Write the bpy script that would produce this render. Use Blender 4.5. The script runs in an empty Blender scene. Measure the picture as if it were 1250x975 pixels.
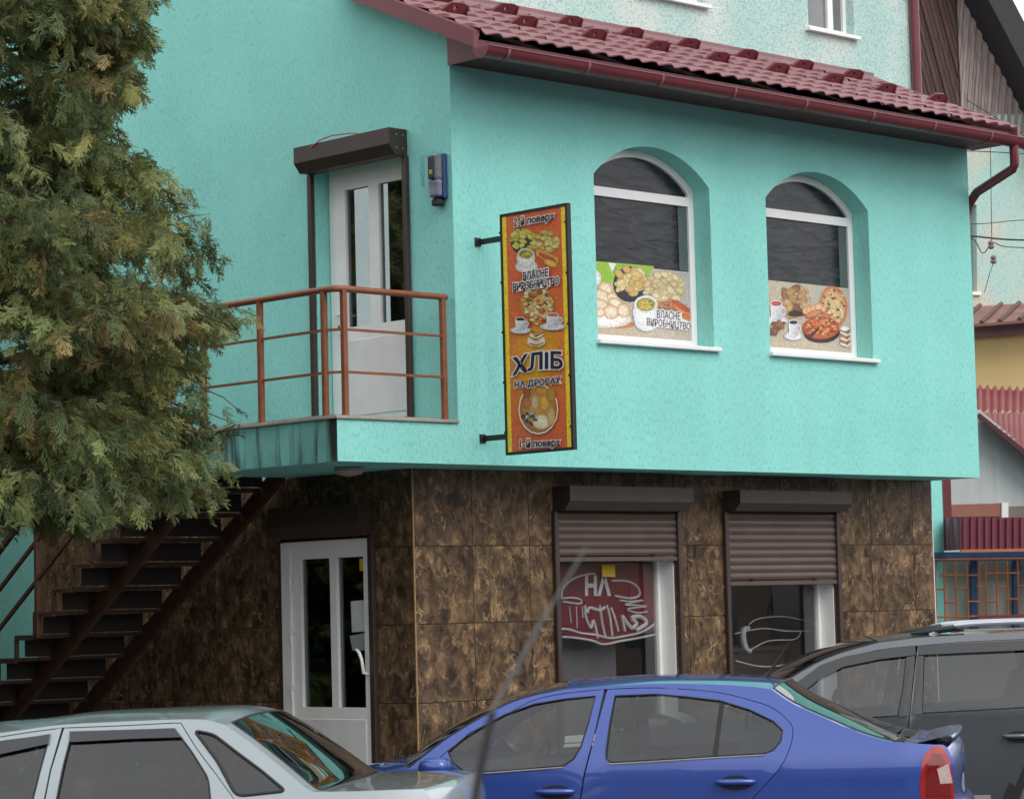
import bpy, bmesh, math, random
import numpy as np
from mathutils import Vector, Matrix
from mathutils.geometry import delaunay_2d_cdt

random.seed(7)
rng = np.random.default_rng(7)
scene = bpy.context.scene
COL = scene.collection
PI = math.pi

# ------------------------------------------------------------------ camera
F_PX, CAM = 3304.5, Vector((-14.6445, -15.7981, 1.88))
YAW, PITCH, ROLL = 0.7677, 0.0781, -0.0258
FW = Vector((math.sin(YAW) * math.cos(PITCH), math.cos(YAW) * math.cos(PITCH), math.sin(PITCH)))
_r = Vector((math.cos(YAW), -math.sin(YAW), 0))
_u = _r.cross(FW)
RT = _r * math.cos(ROLL) + _u * math.sin(ROLL)
UP = -_r * math.sin(ROLL) + _u * math.cos(ROLL)
cam_d = bpy.data.cameras.new('camera')
cam = bpy.data.objects.new('camera', cam_d)
COL.objects.link(cam)
M = Matrix.Identity(4)
for i in range(3):
    M[i][0], M[i][1], M[i][2], M[i][3] = RT[i], UP[i], -FW[i], CAM[i]
cam.matrix_world = M
cam_d.sensor_fit = 'HORIZONTAL'
cam_d.sensor_width = 36
cam_d.lens = 36 * F_PX / 1250
cam_d.clip_start, cam_d.clip_end = 0.1, 2000
cam_d.dof.use_dof = True
cam_d.dof.focus_distance = 22.0
cam_d.dof.aperture_fstop = 9.0
scene.camera = cam

# ------------------------------------------------------------------ sky, sun, exposure
SUN_DIR = Vector((-0.04, -0.74, 0.70)).normalized()       # towards the sun, behind thin overcast
world = bpy.data.worlds.new('World')
scene.world = world
world.use_nodes = True
wn, wl = world.node_tree.nodes, world.node_tree.links
wn.clear()
sky = wn.new('ShaderNodeTexSky')
sky.sky_type = 'NISHITA'
sky.sun_disc = False
sky.sun_elevation = math.asin(SUN_DIR.z)
sky.sun_rotation = math.atan2(SUN_DIR.x, SUN_DIR.y)
sky.dust_density = 1.0
sky.air_density = 1.0
hs = wn.new('ShaderNodeHueSaturation')
hs.inputs['Saturation'].default_value = 0.16
bg = wn.new('ShaderNodeBackground')
bg.inputs['Strength'].default_value = 0.12
wo = wn.new('ShaderNodeOutputWorld')
cloud = wn.new('ShaderNodeMixRGB')                        # a closed, even cloud layer over that sky
cloud.inputs[0].default_value = 0.85
cloud.inputs[2].default_value = (10.6, 10.8, 11.0, 1)
wl.new(sky.outputs[0], hs.inputs['Color'])
wl.new(hs.outputs[0], cloud.inputs[1])
ctc = wn.new('ShaderNodeTexCoord'); cno = wn.new('ShaderNodeTexNoise')     # soft unevenness of the cloud all round the sky
cno.inputs['Scale'].default_value = 2.6; cno.inputs['Detail'].default_value = 5
cmr = wn.new('ShaderNodeMapRange'); cmr.inputs['From Min'].default_value = .3; cmr.inputs['From Max'].default_value = .7
cmr.inputs['To Min'].default_value = .72; cmr.inputs['To Max'].default_value = 1.2
chs = wn.new('ShaderNodeHueSaturation')
wl.new(ctc.outputs['Generated'], cno.inputs['Vector']); wl.new(cno.outputs['Fac'], cmr.inputs['Value']); wl.new(cmr.outputs[0], chs.inputs['Value'])
wl.new(cloud.outputs[0], chs.inputs['Color'])
wl.new(chs.outputs[0], bg.inputs['Color'])
wl.new(bg.outputs[0], wo.inputs['Surface'])
sun_d = bpy.data.lights.new('sun', 'SUN')
sun_d.energy = 1.15
sun_d.angle = math.radians(35)
sun_d.color = (1.0, 0.97, 0.93)
sun = bpy.data.objects.new('sun', sun_d)
COL.objects.link(sun)
sun.rotation_euler = SUN_DIR.to_track_quat('Z', 'Y').to_euler()
scene.view_settings.view_transform = 'Standard'
scene.view_settings.look = 'None'
scene.view_settings.exposure = 0.38
scene.view_settings.gamma = 1.0
scene.view_settings.use_curve_mapping = False
scene.render.engine = 'CYCLES'
scene.cycles.use_denoising = True
scene.cycles.max_bounces = 8

# ------------------------------------------------------------------ helpers
def ray(u, v):
    return FW + RT * ((u - 625) / F_PX) - UP * ((v - 487.5) / F_PX)
def on(u, v, ax, val):
    """the point of the plane (axis ax = val) seen at photo pixel u, v"""
    d = ray(u, v)
    i = 'xyz'.index(ax)
    return CAM + d * ((val - CAM[i]) / d[i])
def at(u, v, dist):
    return CAM + ray(u, v) * dist
def proj(P):
    d = Vector(P) - CAM
    w = d.dot(FW)
    return 625 + F_PX * d.dot(RT) / w, 487.5 - F_PX * d.dot(UP) / w

def lin(c):
    return tuple((x / 12.92 if x <= 0.04045 else ((x + 0.055) / 1.055) ** 2.4) for x in c)
def rgb(r, g, b):
    return lin((r / 255, g / 255, b / 255))

def tag(o, label=None, cat=None, group=None, kind=None):
    if label: o['label'] = label
    if cat: o['category'] = cat
    if group: o['group'] = group
    if kind: o['kind'] = kind
    return o
def empty(name, loc=(0, 0, 0), label=None, cat=None, group=None):
    o = bpy.data.objects.new(name, None)
    o.location = loc
    o.empty_display_size = 0.2
    COL.objects.link(o)
    return tag(o, label, cat, group)
def link(name, me, parent=None):
    o = bpy.data.objects.new(name, me)
    COL.objects.link(o)
    if parent is not None:
        o.parent = parent
        b = parent
        off = Vector((0, 0, 0))
        while b is not None:
            off += b.location
            b = b.parent
        o.location = -off          # meshes are written in world coordinates
    return o

class MB:
    def __init__(s):
        s.v, s.f, s.m, s.c = [], [], [], None
    def add(s, vs, fs, mi=0):
        n = len(s.v)
        s.v += [tuple(p) for p in vs]
        s.f += [tuple(i + n for i in f) for f in fs]
        s.m += [mi] * len(fs)
        return s
    def box(s, x0, x1, y0, y1, z0, z1, mi=0):
        return s.add([(x0, y0, z0), (x1, y0, z0), (x1, y1, z0), (x0, y1, z0), (x0, y0, z1), (x1, y0, z1), (x1, y1, z1), (x0, y1, z1)],
                     [(0, 3, 2, 1), (4, 5, 6, 7), (0, 1, 5, 4), (1, 2, 6, 5), (2, 3, 7, 6), (3, 0, 4, 7)], mi)
    def obox(s, O, A, B, N, mi=0):
        """box from corner O with edge vectors A, B, N"""
        O, A, B, N = Vector(O), Vector(A), Vector(B), Vector(N)
        vs = [O, O + A, O + A + B, O + B, O + N, O + A + N, O + A + B + N, O + B + N]
        fl = [(0, 3, 2, 1), (4, 5, 6, 7), (0, 1, 5, 4), (1, 2, 6, 5), (2, 3, 7, 6), (3, 0, 4, 7)]
        if A.cross(B).dot(N) < 0: fl = [tuple(reversed(f)) for f in fl]
        return s.add(vs, fl, mi)
    def tube(s, pts, r, n=8, mi=0, cap=True):
        pts = [Vector(p) for p in pts]
        rs = r if isinstance(r, (list, tuple)) else [r] * len(pts)
        vs, fs = [], []
        t0 = (pts[1] - pts[0]).normalized()
        a = t0.orthogonal().normalized()
        for i, p in enumerate(pts):
            t = (pts[min(i + 1, len(pts) - 1)] - pts[max(i - 1, 0)])
            t = t.normalized() if t.length > 1e-9 else t0
            a = (a - t * a.dot(t))
            a = a.normalized() if a.length > 1e-6 else t.orthogonal().normalized()
            b = t.cross(a)
            for k in range(n):
                w = 2 * PI * k / n
                vs.append(p + (a * math.cos(w) + b * math.sin(w)) * rs[i])
        for i in range(len(pts) - 1):
            for k in range(n):
                k2 = (k + 1) % n
                fs.append((i * n + k, i * n + k2, (i + 1) * n + k2, (i + 1) * n + k))
        if cap:
            fs.append(tuple(reversed(range(n))))
            fs.append(tuple((len(pts) - 1) * n + k for k in range(n)))
        return s.add(vs, fs, mi)
    def prism(s, poly, fn, depth, holes=(), mi=0, grid=None, front=True, back=False):
        """2-D polygon with holes, mapped by fn(a, b, d); front at d=0, sides to d=depth"""
        P, T = cdt(poly, holes, grid)
        if front: s.add([fn(a, b, 0) for a, b in P], T, mi)
        if back: s.add([fn(a, b, depth) for a, b in P], [t[::-1] for t in T], mi)
        for ring, flip in [(ccw(poly), False)] + [(ccw(h), True) for h in holes]:
            n = len(ring)
            vs = [fn(a, b, 0) for a, b in ring] + [fn(a, b, depth) for a, b in ring]
            fs = [(i, i + n, (i + 1) % n + n, (i + 1) % n) for i in range(n)]
            if flip: fs = [f[::-1] for f in fs]
            s.add(vs, fs, mi)
        return s
    def grid(s, rows, mi=0):
        nr, nc = len(rows), len(rows[0])
        return s.add([p for r in rows for p in r],
                     [(i * nc + j, i * nc + j + 1, (i + 1) * nc + j + 1, (i + 1) * nc + j) for i in range(nr - 1) for j in range(nc - 1)], mi)
    def build(s, name, mat, parent=None, smooth=None, bevel=0, kind=None):
        me = bpy.data.meshes.new(name)
        me.from_pydata(s.v, [], s.f)
        for m in (mat if isinstance(mat, (list, tuple)) else [mat]):
            me.materials.append(m)
        me.polygons.foreach_set('material_index', s.m)
        if s.c:
            ca = me.color_attributes.new('Col', 'FLOAT_COLOR', 'POINT')
            ca.data.foreach_set('color', np.array([(*c, 1) for c in s.c], dtype=np.float32).ravel())
        if bevel:
            bm = bmesh.new(); bm.from_mesh(me)
            bmesh.ops.remove_doubles(bm, verts=bm.verts, dist=1e-5)
            bmesh.ops.bevel(bm, geom=list(bm.edges), offset=bevel, segments=1, affect='EDGES', clamp_overlap=True)
            bm.to_mesh(me); bm.free()
        if smooth is not None:
            bm = bmesh.new(); bm.from_mesh(me)
            bmesh.ops.remove_doubles(bm, verts=bm.verts, dist=1e-5)
            bm.to_mesh(me); bm.free()
            me.shade_smooth()
            me.set_sharp_from_angle(angle=math.radians(smooth))
        me.update()
        o = link(name, me, parent)
        if kind: o['kind'] = kind
        return o

def area2(p):
    return sum(p[i][0] * p[(i + 1) % len(p)][1] - p[(i + 1) % len(p)][0] * p[i][1] for i in range(len(p)))
def ccw(p):
    return list(p) if area2(p) > 0 else list(reversed(p))
def inside(poly, x, y):
    r = False
    n = len(poly)
    j = n - 1
    for i in range(n):
        xi, yi = poly[i]; xj, yj = poly[j]
        if (yi > y) != (yj > y) and x < (xj - xi) * (y - yi) / (yj - yi) + xi: r = not r
        j = i
    return r
def segdist(poly, x, y):
    best = 1e9
    for i in range(len(poly)):
        ax, ay = poly[i]; bx, by = poly[(i + 1) % len(poly)]
        dx, dy = bx - ax, by - ay
        t = max(0, min(1, ((x - ax) * dx + (y - ay) * dy) / (dx * dx + dy * dy + 1e-12)))
        best = min(best, math.hypot(ax + t * dx - x, ay + t * dy - y))
    return best
def cdt(poly, holes=(), grid=None):
    poly = ccw(poly)
    holes = [ccw(h) for h in holes]
    V, E = [], []
    for ring in [poly] + holes:
        n0 = len(V)
        V += [Vector(p) for p in ring]
        E += [(n0 + i, n0 + (i + 1) % len(ring)) for i in range(len(ring))]
    if grid:
        xs = [p[0] for p in poly]; ys = [p[1] for p in poly]
        x = min(xs) + grid / 2
        while x < max(xs):
            y = min(ys) + grid / 2
            while y < max(ys):
                if inside(poly, x, y) and not any(inside(h, x, y) for h in holes) and all(segdist(r, x, y) > grid * .35 for r in [poly] + holes):
                    V.append(Vector((x, y)))
                y += grid
            x += grid
    vo, _, fo, *_ = delaunay_2d_cdt(V, E, [], 0, 1e-6)
    T = []
    for f in fo:
        cx = sum(vo[i][0] for i in f) / 3; cy = sum(vo[i][1] for i in f) / 3
        if inside(poly, cx, cy) and not any(inside(h, cx, cy) for h in holes):
            f = tuple(f)
            if area2([vo[i] for i in f]) < 0: f = f[::-1]
            T.append(f)
    return [(p[0], p[1]) for p in vo], T
def smoothline(pts, k=4):
    """Catmull-Rom through the points"""
    P = [Vector(p) for p in pts]
    if len(P) < 3: return [tuple(p) for p in P]
    out = []
    for i in range(len(P) - 1):
        a, b, c, d = P[max(i - 1, 0)], P[i], P[i + 1], P[min(i + 2, len(P) - 1)]
        for j in range(k):
            t = j / k
            out.append(tuple(0.5 * ((2 * b) + (c - a) * t + (2 * a - 5 * b + 4 * c - d) * t * t + (3 * b - a - 3 * c + d) * t ** 3)))
    out.append(tuple(P[-1]))
    return out
def rounded(poly, r=.03, k=4):
    """round every corner of a polygon"""
    out = []
    n = len(poly)
    for i in range(n):
        a, b, c = Vector(poly[i - 1]), Vector(poly[i]), Vector(poly[(i + 1) % n])
        ra = min(r, (a - b).length * .45); rc = min(r, (c - b).length * .45)
        p, q = b + (a - b).normalized() * ra, b + (c - b).normalized() * rc
        for j in range(k + 1):
            t = j / k
            out.append(tuple(p * (1 - t) ** 2 + b * 2 * t * (1 - t) + q * t * t))
    return out

# ------------------------------------------------------------------ materials
MATS = {}
def mat(name, col, rough=.6, col2=None, scale=6, amt=.5, bump=0, bscale=60, metal=0, coat=0, spec=.5, stretch=(1, 1, 1), detail=4, rand=0):
    if name in MATS: return MATS[name]
    m = bpy.data.materials.new(name)
    m.use_nodes = True
    N, L = m.node_tree.nodes, m.node_tree.links
    b = N['Principled BSDF']
    b.inputs['Roughness'].default_value = rough
    b.inputs['Metallic'].default_value = metal
    b.inputs['Coat Weight'].default_value = coat
    b.inputs['Coat Roughness'].default_value = .04
    b.inputs['Specular IOR Level'].default_value = spec
    tc = N.new('ShaderNodeTexCoord')
    mp = N.new('ShaderNodeMapping')
    mp.inputs['Scale'].default_value = stretch
    L.new(tc.outputs['Object'], mp.inputs['Vector'])
    if col2 is None: col2 = tuple(c * .82 for c in col)
    nz = N.new('ShaderNodeTexNoise')
    nz.inputs['Scale'].default_value = scale
    nz.inputs['Detail'].default_value = detail
    L.new(mp.outputs[0], nz.inputs['Vector'])
    rp = N.new('ShaderNodeValToRGB')
    rp.color_ramp.elements[0].position = .5 - amt / 2 if amt < 1 else 0
    rp.color_ramp.elements[1].position = .5 + amt / 2
    rp.color_ramp.elements[0].color = (*col2, 1)
    rp.color_ramp.elements[1].color = (*col, 1)
    L.new(nz.outputs['Fac'], rp.inputs[0])
    out = rp.outputs[0]
    if rand:
        oi = N.new('ShaderNodeObjectInfo')
        h = N.new('ShaderNodeHueSaturation')
        mr = N.new('ShaderNodeMapRange')
        mr.inputs['To Min'].default_value = 1 - rand; mr.inputs['To Max'].default_value = 1 + rand
        L.new(oi.outputs['Random'], mr.inputs['Value'])
        L.new(mr.outputs[0], h.inputs['Value'])
        L.new(out, h.inputs['Color'])
        out = h.outputs[0]
    L.new(out, b.inputs['Base Color'])
    if bump:
        n2 = N.new('ShaderNodeTexNoise')
        n2.inputs['Scale'].default_value = bscale
        n2.inputs['Detail'].default_value = 3
        L.new(mp.outputs[0], n2.inputs['Vector'])
        bp = N.new('ShaderNodeBump')
        bp.inputs['Strength'].default_value = bump
        bp.inputs['Distance'].default_value = .01
        L.new(n2.outputs['Fac'], bp.inputs['Height'])
        L.new(bp.outputs[0], b.inputs['Normal'])
    MATS[name] = m
    return m

def stucco():
    """turquoise 'bark beetle' render: short vertical grooves and faint cloudy staining"""
    m = mat('turquoise_render', rgb(148, 222, 213), .85, rgb(134, 209, 200), 1.3, .6)
    N, L = m.node_tree.nodes, m.node_tree.links
    b = N['Principled BSDF']
    tc = N.new('ShaderNodeTexCoord')
    mp = N.new('ShaderNodeMapping'); mp.inputs['Scale'].default_value = (1, 1, .3)
    L.new(tc.outputs['Object'], mp.inputs['Vector'])
    n1 = N.new('ShaderNodeTexNoise'); n1.inputs['Scale'].default_value = 60; n1.inputs['Detail'].default_value = 4
    L.new(mp.outputs[0], n1.inputs['Vector'])
    r1 = N.new('ShaderNodeValToRGB')
    r1.color_ramp.elements[0].position = .33; r1.color_ramp.elements[1].position = .5
    L.new(n1.outputs['Fac'], r1.inputs[0])
    n2 = N.new('ShaderNodeTexNoise'); n2.inputs['Scale'].default_value = 220
    L.new(tc.outputs['Object'], n2.inputs['Vector'])
    ad = N.new('ShaderNodeMath'); ad.operation = 'MULTIPLY_ADD'; ad.inputs[1].default_value = .25
    L.new(n2.outputs['Fac'], ad.inputs[0]); L.new(r1.outputs[0], ad.inputs[2])
    bp = N.new('ShaderNodeBump'); bp.inputs['Strength'].default_value = .75; bp.inputs['Distance'].default_value = .005
    L.new(ad.outputs[0], bp.inputs['Height']); L.new(bp.outputs[0], b.inputs['Normal'])
    mx = N.new('ShaderNodeMixRGB'); mx.blend_type = 'MULTIPLY'
    src = b.inputs['Base Color'].links[0].from_socket
    r2 = N.new('ShaderNodeValToRGB')
    r2.color_ramp.elements[0].position = .30; r2.color_ramp.elements[1].position = .46
    r2.color_ramp.elements[0].color = (.86, .90, .90, 1)
    L.new(n1.outputs['Fac'], r2.inputs[0])
    mx.inputs[0].default_value = .8
    L.new(src, mx.inputs[1]); L.new(r2.outputs[0], mx.inputs[2])
    mp2 = N.new('ShaderNodeMapping'); mp2.inputs['Scale'].default_value = (1, 1, .1)
    L.new(tc.outputs['Object'], mp2.inputs['Vector'])
    n4 = N.new('ShaderNodeTexNoise'); n4.inputs['Scale'].default_value = 2.2; n4.inputs['Detail'].default_value = 8; n4.inputs['Distortion'].default_value = .6     # faint rain streaks
    L.new(mp2.outputs[0], n4.inputs['Vector'])
    r4 = N.new('ShaderNodeValToRGB'); r4.color_ramp.elements[0].position = .34; r4.color_ramp.elements[1].position = .6
    r4.color_ramp.elements[0].color = (.86, .88, .87, 1); r4.color_ramp.elements[1].color = (1, 1, 1, 1)
    L.new(n4.outputs['Fac'], r4.inputs[0])
    mx2 = N.new('ShaderNodeMixRGB'); mx2.blend_type = 'MULTIPLY'; mx2.inputs[0].default_value = .4
    L.new(mx.outputs[0], mx2.inputs[1]); L.new(r4.outputs[0], mx2.inputs[2]); L.new(mx2.outputs[0], b.inputs['Base Color'])
    return m
def stained():
    """the balcony edge: turquoise with dark run-off streaks"""
    m = mat('stained_render', rgb(130, 200, 192), .9, rgb(95, 150, 145), 3, .6, bump=.4, bscale=70)
    N, L = m.node_tree.nodes, m.node_tree.links
    b = N['Principled BSDF']
    src = b.inputs['Base Color'].links[0].from_socket
    tc = N.new('ShaderNodeTexCoord')
    mp = N.new('ShaderNodeMapping'); mp.inputs['Scale'].default_value = (1, 1, .09)
    L.new(tc.outputs['Object'], mp.inputs['Vector'])
    n1 = N.new('ShaderNodeTexNoise'); n1.inputs['Scale'].default_value = 6.5; n1.inputs['Detail'].default_value = 3
    L.new(mp.outputs[0], n1.inputs['Vector'])
    r = N.new('ShaderNodeValToRGB')
    r.color_ramp.elements[0].position = .50; r.color_ramp.elements[1].position = .62
    L.new(n1.outputs['Fac'], r.inputs[0])
    mx = N.new('ShaderNodeMixRGB')
    L.new(r.outputs[0], mx.inputs[0]); L.new(src, mx.inputs[1])
    mx.inputs[2].default_value = (*rgb(38, 44, 42), 1)
    L.new(mx.outputs[0], b.inputs['Base Color'])
    return m
def marble():
    m = bpy.data.materials.new('brown_marble'); m.use_nodes = True
    N, L = m.node_tree.nodes, m.node_tree.links
    b = N['Principled BSDF']
    tc = N.new('ShaderNodeTexCoord'); oi = N.new('ShaderNodeObjectInfo')
    vm = N.new('ShaderNodeVectorMath'); vm.operation = 'MULTIPLY_ADD'
    cx = N.new('ShaderNodeCombineXYZ')
    for i, k in enumerate((37.0, 91.0, 53.0)):
        mu = N.new('ShaderNodeMath'); mu.operation = 'MULTIPLY'; mu.inputs[1].default_value = k
        L.new(oi.outputs['Random'], mu.inputs[0]); L.new(mu.outputs[0], cx.inputs[i])
    L.new(tc.outputs['Object'], vm.inputs[0]); vm.inputs[1].default_value = (1, 1, 1); L.new(cx.outputs[0], vm.inputs[2])
    mp = N.new('ShaderNodeMapping'); mp.inputs['Rotation'].default_value = (.5, .7, .3); mp.inputs['Scale'].default_value = (1, 1, .75)
    L.new(vm.outputs[0], mp.inputs['Vector'])
    n1 = N.new('ShaderNodeTexNoise'); n1.inputs['Scale'].default_value = 11; n1.inputs['Detail'].default_value = 12; n1.inputs['Roughness'].default_value = .72; n1.inputs['Distortion'].default_value = .6
    L.new(mp.outputs[0], n1.inputs['Vector'])
    r1 = N.new('ShaderNodeValToRGB'); e = r1.color_ramp.elements
    e[0].position = .34; e[0].color = (*rgb(40, 32, 28), 1)
    e[1].position = .72; e[1].color = (*rgb(204, 168, 126), 1)
    for p, c in ((.43, rgb(70, 57, 47)), (.49, rgb(92, 74, 58)), (.54, rgb(112, 90, 68)), (.61, rgb(142, 114, 86))):
        q = e.new(p); q.color = (*c, 1)
    nl = N.new('ShaderNodeTexNoise'); nl.inputs['Scale'].default_value = 3.0; nl.inputs['Detail'].default_value = 4; nl.inputs['Distortion'].default_value = .8
    L.new(vm.outputs[0], nl.inputs['Vector'])
    vo = N.new('ShaderNodeTexVoronoi'); vo.inputs['Scale'].default_value = 13; vo.feature = 'F1'
    ds = N.new('ShaderNodeVectorMath'); ds.operation = 'MULTIPLY_ADD'; ds.inputs[1].default_value = (.35, .35, .35)
    L.new(n1.outputs['Color'], ds.inputs[0]); L.new(mp.outputs[0], ds.inputs[2]); L.new(ds.outputs[0], vo.inputs['Vector'])
    sp_ = N.new('ShaderNodeSeparateColor'); L.new(vo.outputs['Color'], sp_.inputs[0])
    f1 = N.new('ShaderNodeMath'); f1.operation = 'MULTIPLY_ADD'; f1.inputs[1].default_value = .62; f1.inputs[2].default_value = .017
    L.new(n1.outputs['Fac'], f1.inputs[0])
    f2 = N.new('ShaderNodeMath'); f2.operation = 'MULTIPLY_ADD'; f2.inputs[1].default_value = .24
    L.new(nl.outputs['Fac'], f2.inputs[0]); L.new(f1.outputs[0], f2.inputs[2])
    f3 = N.new('ShaderNodeMath'); f3.operation = 'MULTIPLY_ADD'; f3.inputs[1].default_value = .085
    L.new(sp_.outputs[0], f3.inputs[0]); L.new(f2.outputs[0], f3.inputs[2])
    L.new(f3.outputs[0], r1.inputs[0])
    n2 = N.new('ShaderNodeTexNoise'); n2.inputs['Scale'].default_value = 5.0; n2.inputs['Detail'].default_value = 12; n2.inputs['Roughness'].default_value = .62; n2.inputs['Distortion'].default_value = .5
    L.new(mp.outputs[0], n2.inputs['Vector'])
    r2 = N.new('ShaderNodeValToRGB'); e = r2.color_ramp.elements
    e[0].position = .484; e[0].color = (0, 0, 0, 1); e[1].position = .516; e[1].color = (0, 0, 0, 1)
    q = e.new(.5); q.color = (1, 1, 1, 1)
    L.new(n2.outputs['Fac'], r2.inputs[0])
    n3 = N.new('ShaderNodeTexNoise'); n3.inputs['Scale'].default_value = 7; n3.inputs['Detail'].default_value = 3
    L.new(vm.outputs[0], n3.inputs['Vector'])
    r3 = N.new('ShaderNodeMapRange'); r3.inputs['From Min'].default_value = .5; r3.inputs['From Max'].default_value = .62; r3.inputs['To Max'].default_value = .75
    L.new(n3.outputs['Fac'], r3.inputs['Value'])
    mu = N.new('ShaderNodeMath'); mu.operation = 'MULTIPLY'
    L.new(r3.outputs[0], mu.inputs[1])
    L.new(r2.outputs[0], mu.inputs[0])
    mx = N.new('ShaderNodeMixRGB'); mx.inputs[2].default_value = (*rgb(198, 164, 126), 1)
    L.new(mu.outputs[0], mx.inputs[0]); L.new(r1.outputs[0], mx.inputs[1])
    L.new(mx.outputs[0], b.inputs['Base Color'])
    b.inputs['Roughness'].default_value = .2
    b.inputs['Specular IOR Level'].default_value = .35
    return m
def glass(name, tint=(.75, .8, .8), refl=1.6, rough=0.0, wav=0):
    m = bpy.data.materials.new(name); m.use_nodes = True
    N, L = m.node_tree.nodes, m.node_tree.links
    N.remove(N['Principled BSDF'])
    out = N['Material Output']
    tr = N.new('ShaderNodeBsdfTransparent'); tr.inputs[0].default_value = (*tint, 1)
    gl = N.new('ShaderNodeBsdfGlossy'); gl.inputs['Roughness'].default_value = rough
    gl.inputs['Color'].default_value = (1, 1, 1, 1)
    fr = N.new('ShaderNodeFresnel')
    ge = N.new('ShaderNodeNewGeometry'); io = N.new('ShaderNodeMapRange')          # same reflectance from both faces of the pane
    io.inputs['To Min'].default_value = 1.5; io.inputs['To Max'].default_value = 1 / 1.5
    L.new(ge.outputs['Backfacing'], io.inputs['Value']); L.new(io.outputs[0], fr.inputs['IOR'])
    mu = N.new('ShaderNodeMath'); mu.operation = 'MULTIPLY'; mu.inputs[1].default_value = refl; mu.use_clamp = True
    mx = N.new('ShaderNodeMixShader')
    L.new(fr.outputs[0], mu.inputs[0]); L.new(mu.outputs[0], mx.inputs[0])
    L.new(tr.outputs[0], mx.inputs[1]); L.new(gl.outputs[0], mx.inputs[2]); L.new(mx.outputs[0], out.inputs['Surface'])
    if wav:
        tc = N.new('ShaderNodeTexCoord'); nz = N.new('ShaderNodeTexNoise'); nz.inputs['Scale'].default_value = 2.2
        L.new(tc.outputs['Object'], nz.inputs['Vector'])
        bp = N.new('ShaderNodeBump'); bp.inputs['Strength'].default_value = wav; bp.inputs['Distance'].default_value = .02
        L.new(nz.outputs['Fac'], bp.inputs['Height']); L.new(bp.outputs[0], gl.inputs['Normal']); L.new(bp.outputs[0], fr.inputs['Normal'])
    return m
def printed():
    """flat print: colours come from the printed picture itself"""
    m = bpy.data.materials.new('printed_film'); m.use_nodes = True
    N, L = m.node_tree.nodes, m.node_tree.links
    b = N['Principled BSDF']
    a = N.new('ShaderNodeVertexColor'); a.layer_name = 'Col'
    tc = N.new('ShaderNodeTexCoord'); nz = N.new('ShaderNodeTexNoise'); nz.inputs['Scale'].default_value = 48; nz.inputs['Detail'].default_value = 7; nz.inputs['Roughness'].default_value = .7
    L.new(tc.outputs['Object'], nz.inputs['Vector'])
    mr = N.new('ShaderNodeMapRange'); mr.inputs['From Min'].default_value = .3; mr.inputs['From Max'].default_value = .7; mr.inputs['To Min'].default_value = .66; mr.inputs['To Max'].default_value = 1.28
    L.new(nz.outputs['Fac'], mr.inputs['Value'])
    h = N.new('ShaderNodeHueSaturation')
    L.new(a.outputs[0], h.inputs['Color']); L.new(mr.outputs[0], h.inputs['Value'])
    L.new(h.outputs[0], b.inputs['Base Color'])
    b.inputs['Roughness'].default_value = .4
    return m

TURQ = stucco()
TURQ_ST = stained()
MARBLE = marble()
GROUT = mat('tan_grout', rgb(120, 95, 68), .9, rgb(90, 70, 52), 20)
TRIM = mat('tile_edge_trim', rgb(170, 135, 95), .4, rgb(140, 108, 74), 12)
PVC = mat('white_pvc', rgb(240, 239, 237), .35, rgb(228, 228, 227), 4)
PVC_PANEL = mat('white_door_panel', rgb(230, 229, 228), .4, rgb(216, 216, 216), 5)
BROWN = mat('brown_aluminium', rgb(66, 52, 46), .42, rgb(56, 44, 39), 5)
BROWN_SL = mat('brown_shutter_slat', rgb(92, 75, 67), .42, rgb(80, 65, 58), 5, rand=.05)
MAROON = mat('maroon_coated_steel', rgb(112, 44, 52), .38, rgb(98, 38, 46), 5)
ROOF = mat('maroon_roof_tile_steel', rgb(138, 94, 98), .36, rgb(124, 82, 87), 3, bump=.05, bscale=300)
SOFFIT = mat('maroon_soffit', rgb(86, 40, 46), .55, rgb(72, 34, 40), 6)
RAIL = mat('copper_brown_rail_paint', rgb(140, 84, 58), .45, rgb(116, 68, 46), 14)
RUST = mat('rusty_brown_steel', rgb(96, 62, 46), .7, rgb(62, 44, 36), 10, bump=.3)
RUST_T = mat('rusty_tread_steel', rgb(78, 54, 42), .8, rgb(52, 40, 35), 8, bump=.3)
CAP = mat('ledge_tile', rgb(170, 165, 155), .6, rgb(126, 122, 114), 9)
BLACK = mat('black_plastic', rgb(26, 26, 27), .5, rgb(20, 20, 21), 10)
BLACKM = mat('black_painted_metal', rgb(34, 33, 32), .45, rgb(26, 25, 25), 10)
ROOM = mat('dim_shop_interior', rgb(120, 112, 104), .9, rgb(80, 75, 72), 1.5)
GLASS = glass('shop_glass', (.85, .87, .87), 1.8, 0, .03)
GLASS_D = glass('door_glass', (.55, .6, .6), 2.4, 0, .05)
PRINT = printed()
LETTER = mat('navy_letter_ink', rgb(26, 30, 52), .45, rgb(22, 26, 44), 30)
LETTER_W = mat('white_letter_outline', rgb(232, 228, 226), .45, rgb(222, 216, 214), 30)

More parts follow.
